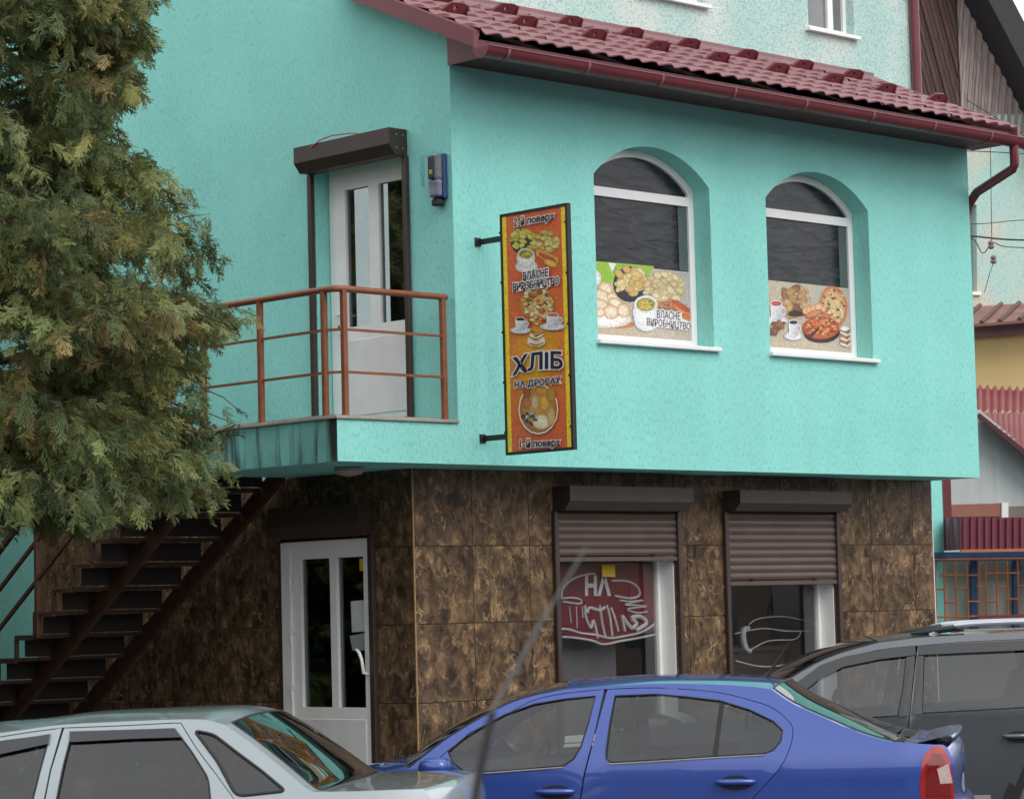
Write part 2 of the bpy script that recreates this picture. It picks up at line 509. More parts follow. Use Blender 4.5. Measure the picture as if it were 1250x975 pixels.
def film():
    """dark, wrinkled foil behind the upper panes"""
    m = bpy.data.materials.new('wrinkled_dark_film'); m.use_nodes = True
    N, L = m.node_tree.nodes, m.node_tree.links
    b = N['Principled BSDF']
    b.inputs['Base Color'].default_value = (*rgb(40, 41, 45), 1)
    b.inputs['Roughness'].default_value = .22
    b.inputs['Specular IOR Level'].default_value = .4
    tc = N.new('ShaderNodeTexCoord'); mp = N.new('ShaderNodeMapping')
    mp.inputs['Rotation'].default_value = (0, math.radians(28), 0)
    mp.inputs['Scale'].default_value = (.7, 1, 3.2)
    L.new(tc.outputs['Object'], mp.inputs['Vector'])
    w = N.new('ShaderNodeTexNoise'); w.inputs['Scale'].default_value = 4.6; w.inputs['Detail'].default_value = 5; w.inputs['Distortion'].default_value = 1.2
    L.new(mp.outputs[0], w.inputs['Vector'])
    r = N.new('ShaderNodeValToRGB')
    r.color_ramp.elements[0].color = (*rgb(24, 25, 29), 1); r.color_ramp.elements[1].color = (*rgb(58, 60, 67), 1)
    r.color_ramp.elements[0].position = .4; r.color_ramp.elements[1].position = .72
    L.new(w.outputs['Fac'], r.inputs[0]); L.new(r.outputs[0], b.inputs['Base Color'])
    bp = N.new('ShaderNodeBump'); bp.inputs['Strength'].default_value = .12; bp.inputs['Distance'].default_value = .02
    L.new(w.outputs['Fac'], bp.inputs['Height']); L.new(bp.outputs[0], b.inputs['Normal'])
    return m
FILM = film()

# ------------------------------------------------------------------ ground
ASPHALT = mat('asphalt', rgb(78, 78, 80), .9, rgb(60, 60, 62), 2, bump=.5, bscale=120)
PAVING = mat('concrete_paving', rgb(140, 138, 134), .9, rgb(116, 114, 110), 2, bump=.3, bscale=80)
tag(MB().grid([[(-250, -250, 0), (250, -250, 0)], [(-250, 250, 0), (250, 250, 0)]]).build('ground', ASPHALT), kind='structure')
tag(MB().box(-2.3, 9.0, -1.6, 0.50, -.05, .13).box(-2.3, -.05, .50, 8.8, -.05, .13).build('pavement', PAVING, bevel=.015), kind='structure')

# ------------------------------------------------------------------ the bakery
W, ZB, ZS, ZF, REC = 6.90, 3.06, 6.28, 3.41, .566
bak = empty('bakery_building', (0, 0, 0), 'turquoise two storey bakery with brown marble ground floor and maroon tile roof', 'building')
def arch_pts(x0, x1, zs, zsp, rise, n=22):
    hw = (x1 - x0) / 2; R = (hw * hw + rise * rise) / (2 * rise); a = math.asin(hw / R); xc = (x0 + x1) / 2
    return [(x0, zs), (x1, zs)] + [(xc + R * math.sin(a - 2 * a * i / n), zsp + rise - R + R * math.cos(a - 2 * a * i / n)) for i in range(n + 1)]
WIN = [(1.63, 3.09, 4.14, 5.55, .30), (3.845, 5.315, 4.14, 5.54, .30)]
arches = [arch_pts(*w) for w in WIN]
# front: upper storey with arched openings, reveals .2 deep; balcony front is one surface with it
m = MB()
outer = [(-1.263, ZB), (W, ZB), (W, 6.30), (0, 6.30), (0, 3.385), (-1.263, 3.385)]
P, T = cdt(outer, arches)
m.add([(x, 0, z) for x, z in P], T)
for a in arches:
    n = len(a)
    m.add([(x, 0, z) for x, z in a] + [(x, .24, z) for x, z in a], [((i + 1) % n, (i + 1) % n + n, i + n, i) for i in range(n)])
# side wall x = 0 with the upper door opening
DY0, DY1, DZ0, DZ1 = .55, 1.72, 3.43, 5.66
side_poly = [(.0, ZB), (9.2, ZB), (9.2, 11.5), (1.2, 11.5), (1.2, 7.08), (-.02, 6.55), (0, 6.3)]
P, T = cdt(side_poly, [[(DY0, DZ0), (DY1, DZ0), (DY1, DZ1), (DY0, DZ1)]])
m.add([(0, y, z) for y, z in P], [t[::-1] for t in T])
ring = [(DY0, DZ0), (DY1, DZ0), (DY1, DZ1), (DY0, DZ1)]
m.add([(0, y, z) for y, z in ring] + [(.2, y, z) for y, z in ring], [(i, i + 4, (i + 1) % 4 + 4, (i + 1) % 4) for i in range(4)])
# right wall, underside of the overhang, underside of balcony, back
m.add([(W, 0, ZB), (W, 1.25, ZB), (W, 1.25, 7.0), (W, 0, 6.3)], [(0, 1, 2, 3)])
m.add([(0, 0, ZB), (W, 0, ZB), (W, REC + .03, ZB), (0, REC + .03, ZB)], [(0, 3, 2, 1)])
m.add([(-1.263, 0, ZB), (0, 0, ZB), (0, 2.05, ZB), (-1.263, 2.05, ZB)], [(0, 3, 2, 1)])
m.add([(0, 5.95, 0), (0, 9.2, 0), (0, 9.2, ZB), (0, 5.95, ZB)], [(0, 3, 2, 1)])
m.add([(W - .03, REC + .02, 0), (W - .03, 2.6, 0), (W - .03, 2.6, ZB), (W - .03, REC + .02, ZB)], [(0, 1, 2, 3)])
m.box(6.95, on(1150, 600, 'y', 2.6).x, 2.6, 2.8, 0, 5.2)
m.build('wall', TURQ, bak)
# rooms behind the upper openings
MB().box(.015, 6.85, REC + .015, 9.15, ZB - .002, ZB + .1).box(.015, 6.85, 9.16, 9.2, 0, 12).build('floor_slab', GROUT, bak)
MB().box(.28, 6.8, .28, 1.1, 3.2, 6.2).build('upper_room_lining', mat('dark_lining', rgb(60, 60, 62), .9), bak)

# balcony
slab = MB().add([(-1.263, 0, ZB), (-1.263, 2.05, ZB), (-1.263, 2.05, 3.385), (-1.263, 0, 3.385)], [(0, 3, 2, 1)]) \
    .add([(-1.263, 2.05, ZB), (0, 2.05, ZB), (0, 2.05, 3.385), (-1.263, 2.05, 3.385)], [(0, 3, 2, 1)]).build('balcony_edge', TURQ_ST, bak)
MB().box(-1.285, -.002, -.022, 2.06, 3.386, 3.412).build('balcony_floor', CAP, bak, bevel=.004)
bal = MB().box(-1.2, 0, .1, 1.9, 3.413, 3.43).build('balcony_mat', mat('grey_floor_tile', rgb(150, 146, 140), .6), bak)

# railing: thing > parts
rl = empty('balcony_railing', (-1.2, .06, 3.41), 'copper brown steel railing round the upstairs balcony', 'railing')
ZR = 4.40
RX = -1.203
def bar(mb, a, b, w, up=(0, 0, 1)):
    a, b = Vector(a), Vector(b)
    t = (b - a).normalized(); s = t.cross(Vector(up)).normalized(); n = s.cross(t)
    mb.obox(a - s * w / 2 - n * w / 2, b - a, s * w, n * w)
posts = [(RX, y) for y in (.20, .99, 1.735)] + [(-1.122, .06), (-.085, .06)]
for x, y in posts:
    h = 3.30 if y > .5 else 3.41
    o = MB().box(x - .022, x + .022, y - .022, y + .022, h, ZR - .01).build('post', RAIL, rl, bevel=.004)
hr = [(-.045, .06, ZR), (-.6, .06, ZR), (-1.10, .06, ZR), (-1.165, .075, ZR), (-1.195, .11, ZR), (RX, .18, ZR), (RX, .9, ZR), (RX, 1.95, ZR)]
MB().tube(hr, .027, 10).build('handrail', RAIL, rl, smooth=50)
for z in (3.755, 4.085):
    m = MB(); bar(m, (-.085, .06, z), (-1.122, .06, z), .02); bar(m, (-1.122, .06, z), (RX, .2, z), .02); bar(m, (RX, .2, z), (RX, 1.75, z), .02)
    m.build('rail', RAIL, rl)

# upper door
def door_panes(parent, xg, panes, matg):
    for (y0, y1, z0, z1) in panes:
        MB().box(xg, xg + .006, y0, y1, z0, z1).build('pane', matg, parent)
ud = MB()
FY0, FY1, FZ0, FZ1 = .56, 1.71, 3.47, 5.655
P1, P2 = (1.20, 1.505), (.73, 1.075)
outer = [(FY0, FZ0), (FY1, FZ0), (FY1, FZ1), (FY0, FZ1)]
rc = lambda a, b, c, d: [(a, c), (b, c), (b, d), (a, d)]
gl = [rc(P1[0], P1[1], 4.30, 5.47), rc(P2[0], P2[1], 4.30, 5.47)]
ud.prism(outer, lambda a, b, d: (.15 + d, a, b), .06, gl)
ud.v = ud.v
ud_o = ud.build('upper_door', PVC, bak)
door_panes(ud_o, .175, [(P1[0] - .01, P1[1] + .01, 4.29, 5.48), (P2[0] - .01, P2[1] + .01, 4.29, 5.48)], GLASS_D)
MB().box(.138, .15, .68, 1.53, 3.55, 4.19).build('door_panel', PVC_PANEL, ud_o, bevel=.006)
m = MB(); m.box(.128, .15, 1.575, 1.605, 4.25, 4.47)
m.build('handle_plate', PVC, ud_o, bevel=.004)
MB().tube([(.128, 1.59, 4.41), (.10, 1.59, 4.41), (.098, 1.54, 4.415), (.098, 1.46, 4.41)], .011, 8).build('handle', PVC, ud_o, smooth=50)
MB().tube([(.1275, 1.59, 4.315), (.1265, 1.59, 4.315)], .013, 10).build('keyhole', BLACK, ud_o)
MB().box(.14, .15, .64, 1.64, 3.475, 3.50).build('door_seal', BLACK, ud_o)

# roller shutters ------------------------------------------------------------
def shutter(parent_name, axis, a0, a1, ztop, zbox, zbot, p0, p1, n_sl, guide=.05, gz0=.6, lab=None):
    """axis 'y': shutter in a facade facing -y (a = x); axis 'x': facing -x (a = y). p0 = wall plane, p1 = front of the box"""
    r = MB()
    f = (lambda a, p, z: (a, p, z)) if axis == 'y' else (lambda a, p, z: (p, a, z))
    h = zbox - ztop
    prof = [(p0, ztop), (p0, zbox), (p1, zbox), (p1, ztop + h * .38), (p1 + (p0 - p1) * .32, ztop)]
    vs = [f(a0 - .03, p, z) for p, z in prof] + [f(a1 + .03, p, z) for p, z in prof]
    n = len(prof)
    fs = [(i, (i + 1) % n, (i + 1) % n + n, i + n) for i in range(n)] + [tuple(reversed(range(n))), tuple(range(n, 2 * n))]
    r.add(vs, fs)
    bm = None
    o = r.build('roller_shutter', BROWN, bak)
    for a in (a0 - guide * .5, a1 + guide * .5):
        g = MB(); c0 = f(a - guide / 2, p0 - .045, gz0); c1 = f(a + guide / 2, p0 - .002, ztop - .001)
        g.box(min(c0[0], c1[0]), max(c0[0], c1[0]), min(c0[1], c1[1]), max(c0[1], c1[1]), gz0, ztop - .001)
        g.build('guide_rail', BROWN, o, bevel=.004)
    if n_sl:
        hs_ = (ztop - .002 - zbot - .045) / n_sl
        sm = None
        for k in range(n_sl):
            z1 = ztop - .002 - k * hs_; z0 = z1 - hs_ + .006
            rows = []
            for j in range(5):
                t = j / 4
                pp = p0 - .012 - .012 * math.sin(PI * t) ** .7
                rows.append((pp, z0 + (z1 - z0) * t))
            s = MB()
            s.add([f(a0, p, z) for p, z in rows] + [f(a1, p, z) for p, z in rows], [(i, i + 1, i + 6, i + 5) if axis == 'x' else (i, i + 5, i + 6, i + 1) for i in range(4)])
            s.add([f(a0, p0 - .008, z1 - .002), f(a1, p0 - .008, z1 - .002), f(a1, p0 - .008, z1 + .008), f(a0, p0 - .008, z1 + .008)], [(0, 1, 2, 3)])
            s.build('slat', BROWN_SL, o, smooth=60)
        b = MB(); c0 = f(a0, p0 - .028, zbot); c1 = f(a1, p0 - .006, zbot + .042)
        b.box(min(c0[0], c1[0]), max(c0[0], c1[0]), min(c0[1], c1[1]), max(c0[1], c1[1]), zbot, zbot + .042)
        b.build('bottom_bar', BROWN_SL, o, bevel=.005)
        for t in (.2, .78):
            a = a0 + (a1 - a0) * t
            k = MB(); k.tube([f(a - .03, p0 - .036, zbot + .062), f(a - .012, p0 - .044, zbot + .052), f(a + .012, p0 - .044, zbot + .052), f(a + .03, p0 - .036, zbot + .062)], .007, 6)
            k.build('pull_handle', BLACK, o)
    return o
s = shutter('upper', 'x', .56, 1.72, 5.615, 5.83, 5.6, -.002, -.20, 0, gz0=3.43)
for z in (5.67, 5.78):
    for x in (-.05, -.12):
        MB().tube([(x, .529, z), (x, .525, z)], .007, 8).build('rivet', CAP, s)
MB().tube([(-.203, 1.52, 5.80), (-.207, 1.40, 5.845), (-.20, 1.25, 5.865), (-.16, 1.05, 5.86), (-.08, .95, 5.842)], .006, 6).build('loose_wire', mat('orange_wire', rgb(190, 100, 80), .5), s)

# ground floor: backing wall + marble tiles -------------------------------------
LW = [(1.625, 3.115, .75, 2.72), (3.80, 5.33, .75, 2.73)]
LD = (1.08, 2.215, .18, 2.515)
lw = MB()
P, T = cdt([(.012, 0), (6.855, 0), (6.855, ZB), (.012, ZB)], [rc(*w) for w in LW])
lw.add([(x, REC + .012, z) for x, z in P], T)
for w in LW:
    a = rc(*w)
    lw.add([(x, REC + .012, z) for x, z in a] + [(x, REC + .2, z) for x, z in a], [((i + 1) % 4, (i + 1) % 4 + 4, i + 4, i) for i in range(4)])
P, T = cdt([(REC + .012, 0), (5.95, 0), (5.95, ZB), (REC + .012, ZB)], [rc(*LD)])
lw.add([(.012, y, z) for y, z in P], [t[::-1] for t in T])
lwo = lw.build('ground_floor_wall', GROUT, bak)
def cut_rects(x0, x1, z0, z1, holes):
    rs = [(x0, x1, z0, z1)]
    for (a, b, c, d) in holes:
        out = []
        for (p, q, r, s_) in rs:
            if q <= a or p >= b or s_ <= c or r >= d: out.append((p, q, r, s_)); continue
            if p < a: out.append((p, a, r, s_))
            if q > b: out.append((b, q, r, s_))
            pp, qq = max(p, a), min(q, b)
            if r < c: out.append((pp, qq, r, c))
            if s_ > d: out.append((pp, qq, d, s_))
        rs = out
    return [r for r in rs if r[1] - r[0] > .02 and r[3] - r[2] > .02]
G = .003
ZJ = [0, .525, 1.16, 1.795, 2.43, ZB]
for zi in range(5):
    z0, z1 = ZJ[zi], ZJ[zi + 1]
    xs = [0.0] + [.655 * k for k in range(1, 11)] + [6.858]
    for a, b in zip(xs[:-1], xs[1:]):
        for (p, q, r, s_) in cut_rects(a, b, z0, z1, LW):
            MB().box(p + G, q - G, REC, REC + .011, r + G, s_ - G).build('tile', MARBLE, lwo, bevel=.0015)
    ys = [REC] + [REC + .655 * k for k in range(1, 9)]
    for a, b in zip(ys[:-1], ys[1:]):
        for (p, q, r, s_) in cut_rects(a, b, z0, z1, [LD]):
            MB().box(0, .011, p + G, min(q, 5.95) - G, r + G, s_ - G).build('tile', MARBLE, lwo, bevel=.0015)
MB().box(-.004, .008, REC - .004, REC + .008, 0, ZB - .002).build('corner_trim', TRIM, lwo)
MB().box(6.859, 6.868, REC - .002, REC + .03, 0, ZB - .002).build('corner_trim', PVC, lwo)

# shop windows
for k, (x0, x1, z0, z1) in enumerate(LW):
    wo_ = MB()
    yf = REC + .17
    wo_.prism(rc(x0, x1, z0, z1), lambda a, b, d: (a, yf + d, b), .06, [rc(x0 + .055, x1 - .055, z0 + .055, z1 - .055)])
    wo_.box(x1 - .012, x1 - .001, REC + .02, yf - .001, z0, z1)                  # white lining of the reveal
    wo_.box(x0 + .001, x0 + .012, REC + .02, yf - .001, z0, z1)
    wo_.box(x0 - .02, x1 + .02, REC - .05, yf - .001, z0 - .025, z0 - .001)
    w_o = wo_.build('shop_window', PVC, bak)
    MB().box(x0 + .05, x1 - .05, yf + .03, yf + .036, z0 + .05, z1 - .05).build('pane', GLASS, w_o)
    # room behind: floor, back wall, side walls
    rm = MB()
    rm.add([(x0 - .3, 3.4, .2), (x1 + .3, 3.4, .2), (x1 + .3, 3.4, 3.0), (x0 - .3, 3.4, 3.0)], [(0, 1, 2, 3)])
    rm.add([(x0 - .3, yf + .07, .2), (x0 - .3, 3.4, .2), (x0 - .3, 3.4, 3.0), (x0 - .3, yf + .07, 3.0)], [(0, 1, 2, 3)])
    rm.add([(x1 + .3, yf + .07, .2), (x1 + .3, 3.4, .2), (x1 + .3, 3.4, 3.0), (x1 + .3, yf + .07, 3.0)], [(0, 3, 2, 1)])
    rm.add([(x0 - .3, yf + .07, .2), (x1 + .3, yf + .07, .2), (x1 + .3, 3.4, .2), (x0 - .3, 3.4, .2)], [(0, 1, 2, 3)])
    rm.add([(x0 - .3, yf + .07, 3.0), (x1 + .3, yf + .07, 3.0), (x1 + .3, 3.4, 3.0), (x0 - .3, 3.4, 3.0)], [(0, 3, 2, 1)])
    rm.build('shop_room', ROOM, w_o)
shutter('w1', 'y', LW[0][0], LW[0][1], 2.725, 2.93, 2.29, REC - .002, .35, 6)
shutter('w2', 'y', LW[1][0], LW[1][1], 2.735, 2.92, 2.06, REC - .002, .35, 9)

# lower door
y0, y1, z0, z1 = LD
ld = MB()
g1, g2 = (1.59, 1.975), (1.16, 1.505)
ld.prism(rc(y0, y1, z0, z1), lambda a, b, d: (-.03 + d, a, b), .08, [rc(g1[0], g1[1], 1.125, 2.365), rc(g2[0], g2[1], 1.125, 2.365)])
ldo = ld.build('lower_door', PVC, bak)
door_panes(ldo, .0, [(g1[0] - .01, g1[1] + .01, 1.115, 2.375), (g2[0] - .01, g2[1] + .01, 1.115, 2.375)], GLASS_D)
MB().box(-.042, -.03, 1.15, 1.985, .36, 1.03).build('door_panel', PVC_PANEL, ldo, bevel=.006)
MB().box(-.05, -.03, 2.085, 2.212, .19, 2.51).build('door_jamb', PVC, ldo, bevel=.004)
for z in (2.19, 1.74, 1.27):
    MB().box(-.062, -.0501, 2.05, 2.12, z, z + .05).box(-.066, -.05, 2.072, 2.098, z - .09, z + .06).build('hinge', PVC, ldo, bevel=.004)
MB().tube([(-.03, 1.12, 1.40), (-.085, 1.12, 1.41), (-.095, 1.13, 1.52), (-.095, 1.16, 1.58), (-.088, 1.20, 1.60)], .014, 8).build('handle', PVC, ldo, smooth=50)
lm = MB(); lm.add([(1.2, 1.0, .15), (1.2, 3.2, .15), (1.2, 3.2, 3.0), (1.2, 1.0, 3.0)], [(0, 3, 2, 1)])
lm.add([(.09, .95, .15), (1.2, .95, .15), (1.2, .95, 3.0), (.09, .95, 3.0)], [(0, 1, 2, 3)]).add([(.09, 3.2, .15), (1.2, 3.2, .15), (1.2, 3.2, 3.0), (.09, 3.2, 3.0)], [(0, 3, 2, 1)])
lm.add([(.09, .95, 3.0), (1.2, .95, 3.0), (1.2, 3.2, 3.0), (.09, 3.2, 3.0)], [(0, 3, 2, 1)])
lm.build('hallway', mat('teal_hallway', rgb(90, 140, 135), .8), ldo)
so = shutter('ld', 'x', LD[0] + .01, LD[1] - .01, 2.54, 2.80, 2.5, -.002, -.16, 0, guide=.06, gz0=.14)
MB().box(-.9, 0, .9, 2.4, .131, .175).build('door_step', PAVING, bak, bevel=.01)

# arched windows -------------------------------------------------------------
YF = .19
for k, w in enumerate(WIN):
    x0, x1, zs, zsp, rise = w
    a = arch_pts(x0 + .004, x1 - .004, zs + .004, zsp, rise - .004)
    ia = arch_pts(x0 + .075, x1 - .075, zs + .075, zsp - .03, rise - .035)
    up_h = [p for p in ia if p[1] > 5.49]
    zt0, zt1 = 5.41, 5.49
    up_h = [(x0 + .075, zt1), (x1 - .075, zt1)] + ia[2:]
    lo_h = rc(x0 + .075, x1 - .075, zs + .075, zt0)
    m = MB(); m.prism(a, lambda p, q, d: (p, YF + d, q), .06, [up_h, lo_h])
    wob = m.build('arched_window', PVC, bak)
    MB().prism(arch_pts(x0 + .05, x1 - .05, zs + .05, zsp - .03, rise - .02), lambda p, q, d: (p, YF + .028 + d, q), .004).build('film', FILM, wob)
    MB().box(x0 - .02, x1 + .055, -.05, YF - .002, zs - .035, zs + .003).build('sill', PVC, wob, bevel=.006)
    # inner sash upright seen through the film edge
    MB().box(x1 - .19, x1 - .075, YF + .020, YF + .0275, 4.835, zt0).build('inner_sash', mat('green_grey_sash', rgb(82, 96, 94), .4), wob)

# ------------------------------------------------------------------ roof
SL = math.tan(math.radians(23.6))
EY, EZ = -.53, 6.395
def roof_z(y): return EZ + (y - EY) * SL
rf = MB()
rf.add([(-.2, EY + .03, EZ - .05), (7.0, EY + .03, EZ - .05), (7.0, 1.24, roof_z(1.24) - .065), (-.2, 1.24, roof_z(1.24) - .065)], [(0, 1, 2, 3)])
roof = rf.build('roof', SOFFIT, bak)
PIT, ROW = .2, .33
ns = 1.0 / math.sqrt(1 + SL * SL)
def tile_sheet(xa, xb):
    rows = []
    xs = np.arange(xa, xb + 1e-6, PIT / 8)
    Lr = (1.22 - EY) / ns
    nrow = int(Lr / ROW) + 1
    for r in range(nrow):
        for t, h in ((0, .034), (.06, .044), (.5, .022), (.985, .002)):
            row = []
            for x in xs:
                ph = 2 * PI * x / PIT
                wave = .5 + .5 * math.cos(ph)
                wave = wave ** .8
                s = r * ROW + t * ROW - (.03 * wave if t < .1 else .03 * wave if t > .9 else .012 * wave)
                s = max(-.03, min(s, Lr))
                hh = h + .029 * wave
                y = EY + s * ns - hh * SL * ns
                row.append((x, y, EZ + s * SL * ns + hh * ns))
            rows.append(row)
    m = MB(); m.grid(rows)
    fr = rows[0]
    m.add(fr + [(p[0], p[1] + .004, p[2] - .010) for p in fr], [(i + 1, i, i + len(fr), i + 1 + len(fr)) for i in range(len(fr) - 1)])
    return m
xs0 = -.18
for k in range(7):
    xa = xs0 + k * 1.02
    tile_sheet(xa, min(xa + 1.022, 6.98)).build('roof_sheet', ROOF, roof, smooth=38)
# rakes (barge boards with a folded cap)
for x0, x1 in ((-.245, -.18), (6.98, 7.03)):
    m = MB()
    e0, e1 = EY - .02, (1.19 if x0 > 0 else 1.19)
    vs = []
    for y in (e0, e1):
        z = roof_z(y)
        vs += [(x0, y, z - .085), (x0, y, z + .05), (x0 + .01, y, z + .062), (x1, y, z + .055), (x1, y, z + .02), (x0 + .025, y, z - .085)]
    n = 6
    m.add(vs, [(i, i + n, (i + 1) % n + n, (i + 1) % n) for i in range(n)] + [tuple(range(n)), tuple(reversed(range(n, 2 * n)))])
    m.build('barge_board', MAROON if x0 < 0 else ROOF, roof)
MB().box(-.20, 6.99, EY + .03, EY + .05, 6.262, EZ - .012).build('fascia', MAROON, roof)
# soffit slats
for k in range(24):
    xa = -.02 + k * .2925
    MB().box(xa, xa + .288, EY + .051, -.003, 6.282, 6.292).build('soffit_board', SOFFIT, roof)
MB().add([(-.022, EY + .05, 6.27), (-.022, -.001, 6.27), (-.022, -.001, 6.60), (-.022, EY + .05, 6.38)], [(0, 3, 2, 1)]).build('soffit_end', MAROON, roof)
# flashing against the tall wall
MB().add([(-.2, 1.06, roof_z(1.06) + .062), (7.0, 1.06, roof_z(1.06) + .062), (7.0, 1.195, roof_z(1.2) + .07), (-.2, 1.195, roof_z(1.2) + .07), (-.2, 1.195, roof_z(1.2) + .10), (7.0, 1.195, roof_z(1.2) + .10)], [(0, 1, 2, 3), (3, 2, 5, 4)]).build('flashing', ROOF, roof)
# snow guards
gp = [(.33, .27), (1.13, .27), (1.97, .27), (2.77, .27), (3.57, .27), (4.4, .27), (5.2, .27), (6.0, .27), (6.72, .2),
      (.73, .88), (1.5, .88), (2.3, .88), (3.09, .88), (3.86, .88), (4.68, .88), (5.5, .88), (6.27, .88)]
def guard_mesh():
    m = MB()
    poly = [(-.17, 0), (.11, 0), (.11, .085), (.05, .10), (-.08, .09)]
    hole = [(-.02 + .022 * math.cos(t), .045 + .022 * math.sin(t)) for t in np.linspace(0, 2 * PI, 10, endpoint=False)]
    m.prism(poly, lambda a, b, d: (a, d - .02 * b / .1, b), .03, [hole], back=True)
    m.box(-.17, .11, .03, .16, -.004, .006)
    m.box(.10, .115, -.02, .13, 0, .08)
    return m
gm = None
for (x, y) in gp:
    if gm is None:
        o = guard_mesh().build('snow_guard', MAROON, roof); gm = o.data
    else:
        o = link('snow_guard', gm, roof)
    o.location = (x, y, roof_z(y) + .045)
    o.rotation_euler = (math.radians(23.6), 0, 0)
    o.scale = (1.0, 1.0, 1.0)
# gutter
gr = MB()
GY, GZ, GR = -.635, 6.285, .078
prof = [(GY + GR * math.cos(t), GZ + GR * math.sin(t)) for t in np.linspace(PI, 2 * PI, 11)]
prof = [(GY - GR - .008, GZ + .004), (GY - GR - .004, GZ + .012)] + prof
ri = [(GY + (GR - .006) * math.cos(t), GZ + (GR - .006) * math.sin(t)) for t in np.linspace(2 * PI, PI, 11)]
gx0, gx1 = -.24, 6.98
full = prof + ri
gr.add([(gx0, y, z) for y, z in full] + [(gx1, y, z) for y, z in full], [(i, i + len(full), (i + 1) % len(full) + len(full), (i + 1) % len(full)) for i in range(len(full))])
for x in (gx0, gx1):
    cp = [(GY + (GR + .006) * math.cos(t), GZ + (GR + .006) * math.sin(t)) for t in np.linspace(PI, 2 * PI, 11)]
    gr.add([(x - .012, y, z) for y, z in cp] + [(x + .012, y, z) for y, z in cp],
           [tuple(range(11)), tuple(reversed(range(11, 22)))] + [(i, i + 11, i + 12, i + 1) for i in range(10)] + [(0, 10, 21, 11)])
gut = gr.build('gutter', MAROON, bak, smooth=40)
for u, v in ((622, 64), (720, 82), (810, 102), (899, 121), (986, 138), (1068, 153), (1143, 166), (1212, 179)):
    x = on(u, v, 'y', GY - GR)[0]
    rows = []
    for xx in (x - .014, x + .014):
        rows.append([(xx, GY + (GR + .005) * math.cos(t), GZ + (GR + .005) * math.sin(t)) for t in np.linspace(PI * .93, 2 * PI, 11)])
    MB().grid(rows).build('gutter_bracket', mat('grey_maroon_bracket', rgb(130, 92, 92), .5), gut, smooth=50)
MB().tube([(6.79, GY, GZ - .06), (6.79, GY, 6.04), (6.80, GY + .03, 6.0), (6.955, -.06, 5.86), (6.965, -.02, 5.83), (6.965, .06, 5.74), (6.965, .1, 5.6), (6.965, .1, 3.2)], .045, 12).build('downpipe', MAROON, gut, smooth=35)

# ------------------------------------------------------------------ prints
class Print:
    def __init__(s, mapf, out):
        s.mb = MB(); s.mb.c = []; s.k = 0; s.map = mapf; s.out = Vector(out)
    def _p(s, pts, cols, fs):
        s.k += 1
        o = s.out * (.00005 * s.k)
        s.mb.add([s.map(u, v) + o for u, v in pts], fs)
        s.mb.c += list(cols)
    def poly(s, pts, col):
        n = len(pts)
        cu = sum(p[0] for p in pts) / n; cv = sum(p[1] for p in pts) / n
        s._p(list(pts) + [(cu, cv)], (col if isinstance(col, list) else [col] * n) + [col[0] if isinstance(col, list) else col], [(i, (i + 1) % n, n) for i in range(n)])
    def quad(s, pts, cols):
        s._p(pts, cols, [(0, 1, 2, 3)])
    def ell(s, u, v, ru, rv, c0, c1=None, rot=0, n=16, shift=(-.25, -.3)):
        c1 = c1 or c0
        ca, sa = math.cos(rot), math.sin(rot)
        P = []
        for rad in (.62, 1.0):
            for i in range(n):
                t = 2 * PI * i / n
                a, b = ru * rad * math.cos(t), rv * rad * math.sin(t)
                P.append((u + a * ca - b * sa, v + a * sa + b * ca))
        cm = tuple(x * .8 + y * .2 for x, y in zip(c0, c1))
        fs = [(i, (i + 1) % n, 2 * n) for i in range(n)] + [(n + i, n + (i + 1) % n, (i + 1) % n, i) for i in range(n)]
        s._p(P + [(u + ru * shift[0] * .6, v + rv * shift[1] * .6)], [cm] * n + [c1] * n + [c0], fs)
    def pile(s, u, v, ru, rv, n, sz, cols, seed=0, asp=.65, edge=None):
        r = random.Random(seed)
        for i in range(n):
            t = r.uniform(0, 2 * PI); q = math.sqrt(r.random()) * .95
            c = r.choice(cols); e = edge or tuple(x * .55 for x in c)
            s.ell(u + ru * q * math.cos(t), v + rv * q * math.sin(t), sz * r.uniform(.8, 1.25), sz * asp * r.uniform(.8, 1.2), c, e, r.uniform(-1, 1), 10)
    def cup(s, u, v, w, h, drink, saucer=True):
        wh, gy = rgb(238, 238, 240), rgb(170, 172, 180)
        if saucer: s.ell(u, v + h * .42, w * 1.0, h * .26, wh, gy)
        s.ell(u + w * .58, v - h * .02, w * .22, h * .24, wh, gy); s.ell(u + w * .58, v - h * .02, w * .12, h * .14, rgb(190, 160, 140), rgb(180, 150, 130))
        s.quad([(u - w * .5, v - h * .38), (u - w * .42, v + h * .42), (u + w * .42, v + h * .42), (u + w * .5, v - h * .38)], [wh, rgb(225, 226, 230), gy, rgb(205, 206, 212)])
        s.ell(u, v + h * .42, w * .42, h * .1, rgb(215, 216, 220), gy)
        s.ell(u, v - h * .38, w * .5, h * .15, wh, rgb(205, 206, 210)); s.ell(u, v - h * .37, w * .42, h * .11, drink, tuple(x * .6 for x in drink))
    def build(s, name, parent):
        me_o = s.mb.build(name, PRINT, parent)
        return me_o

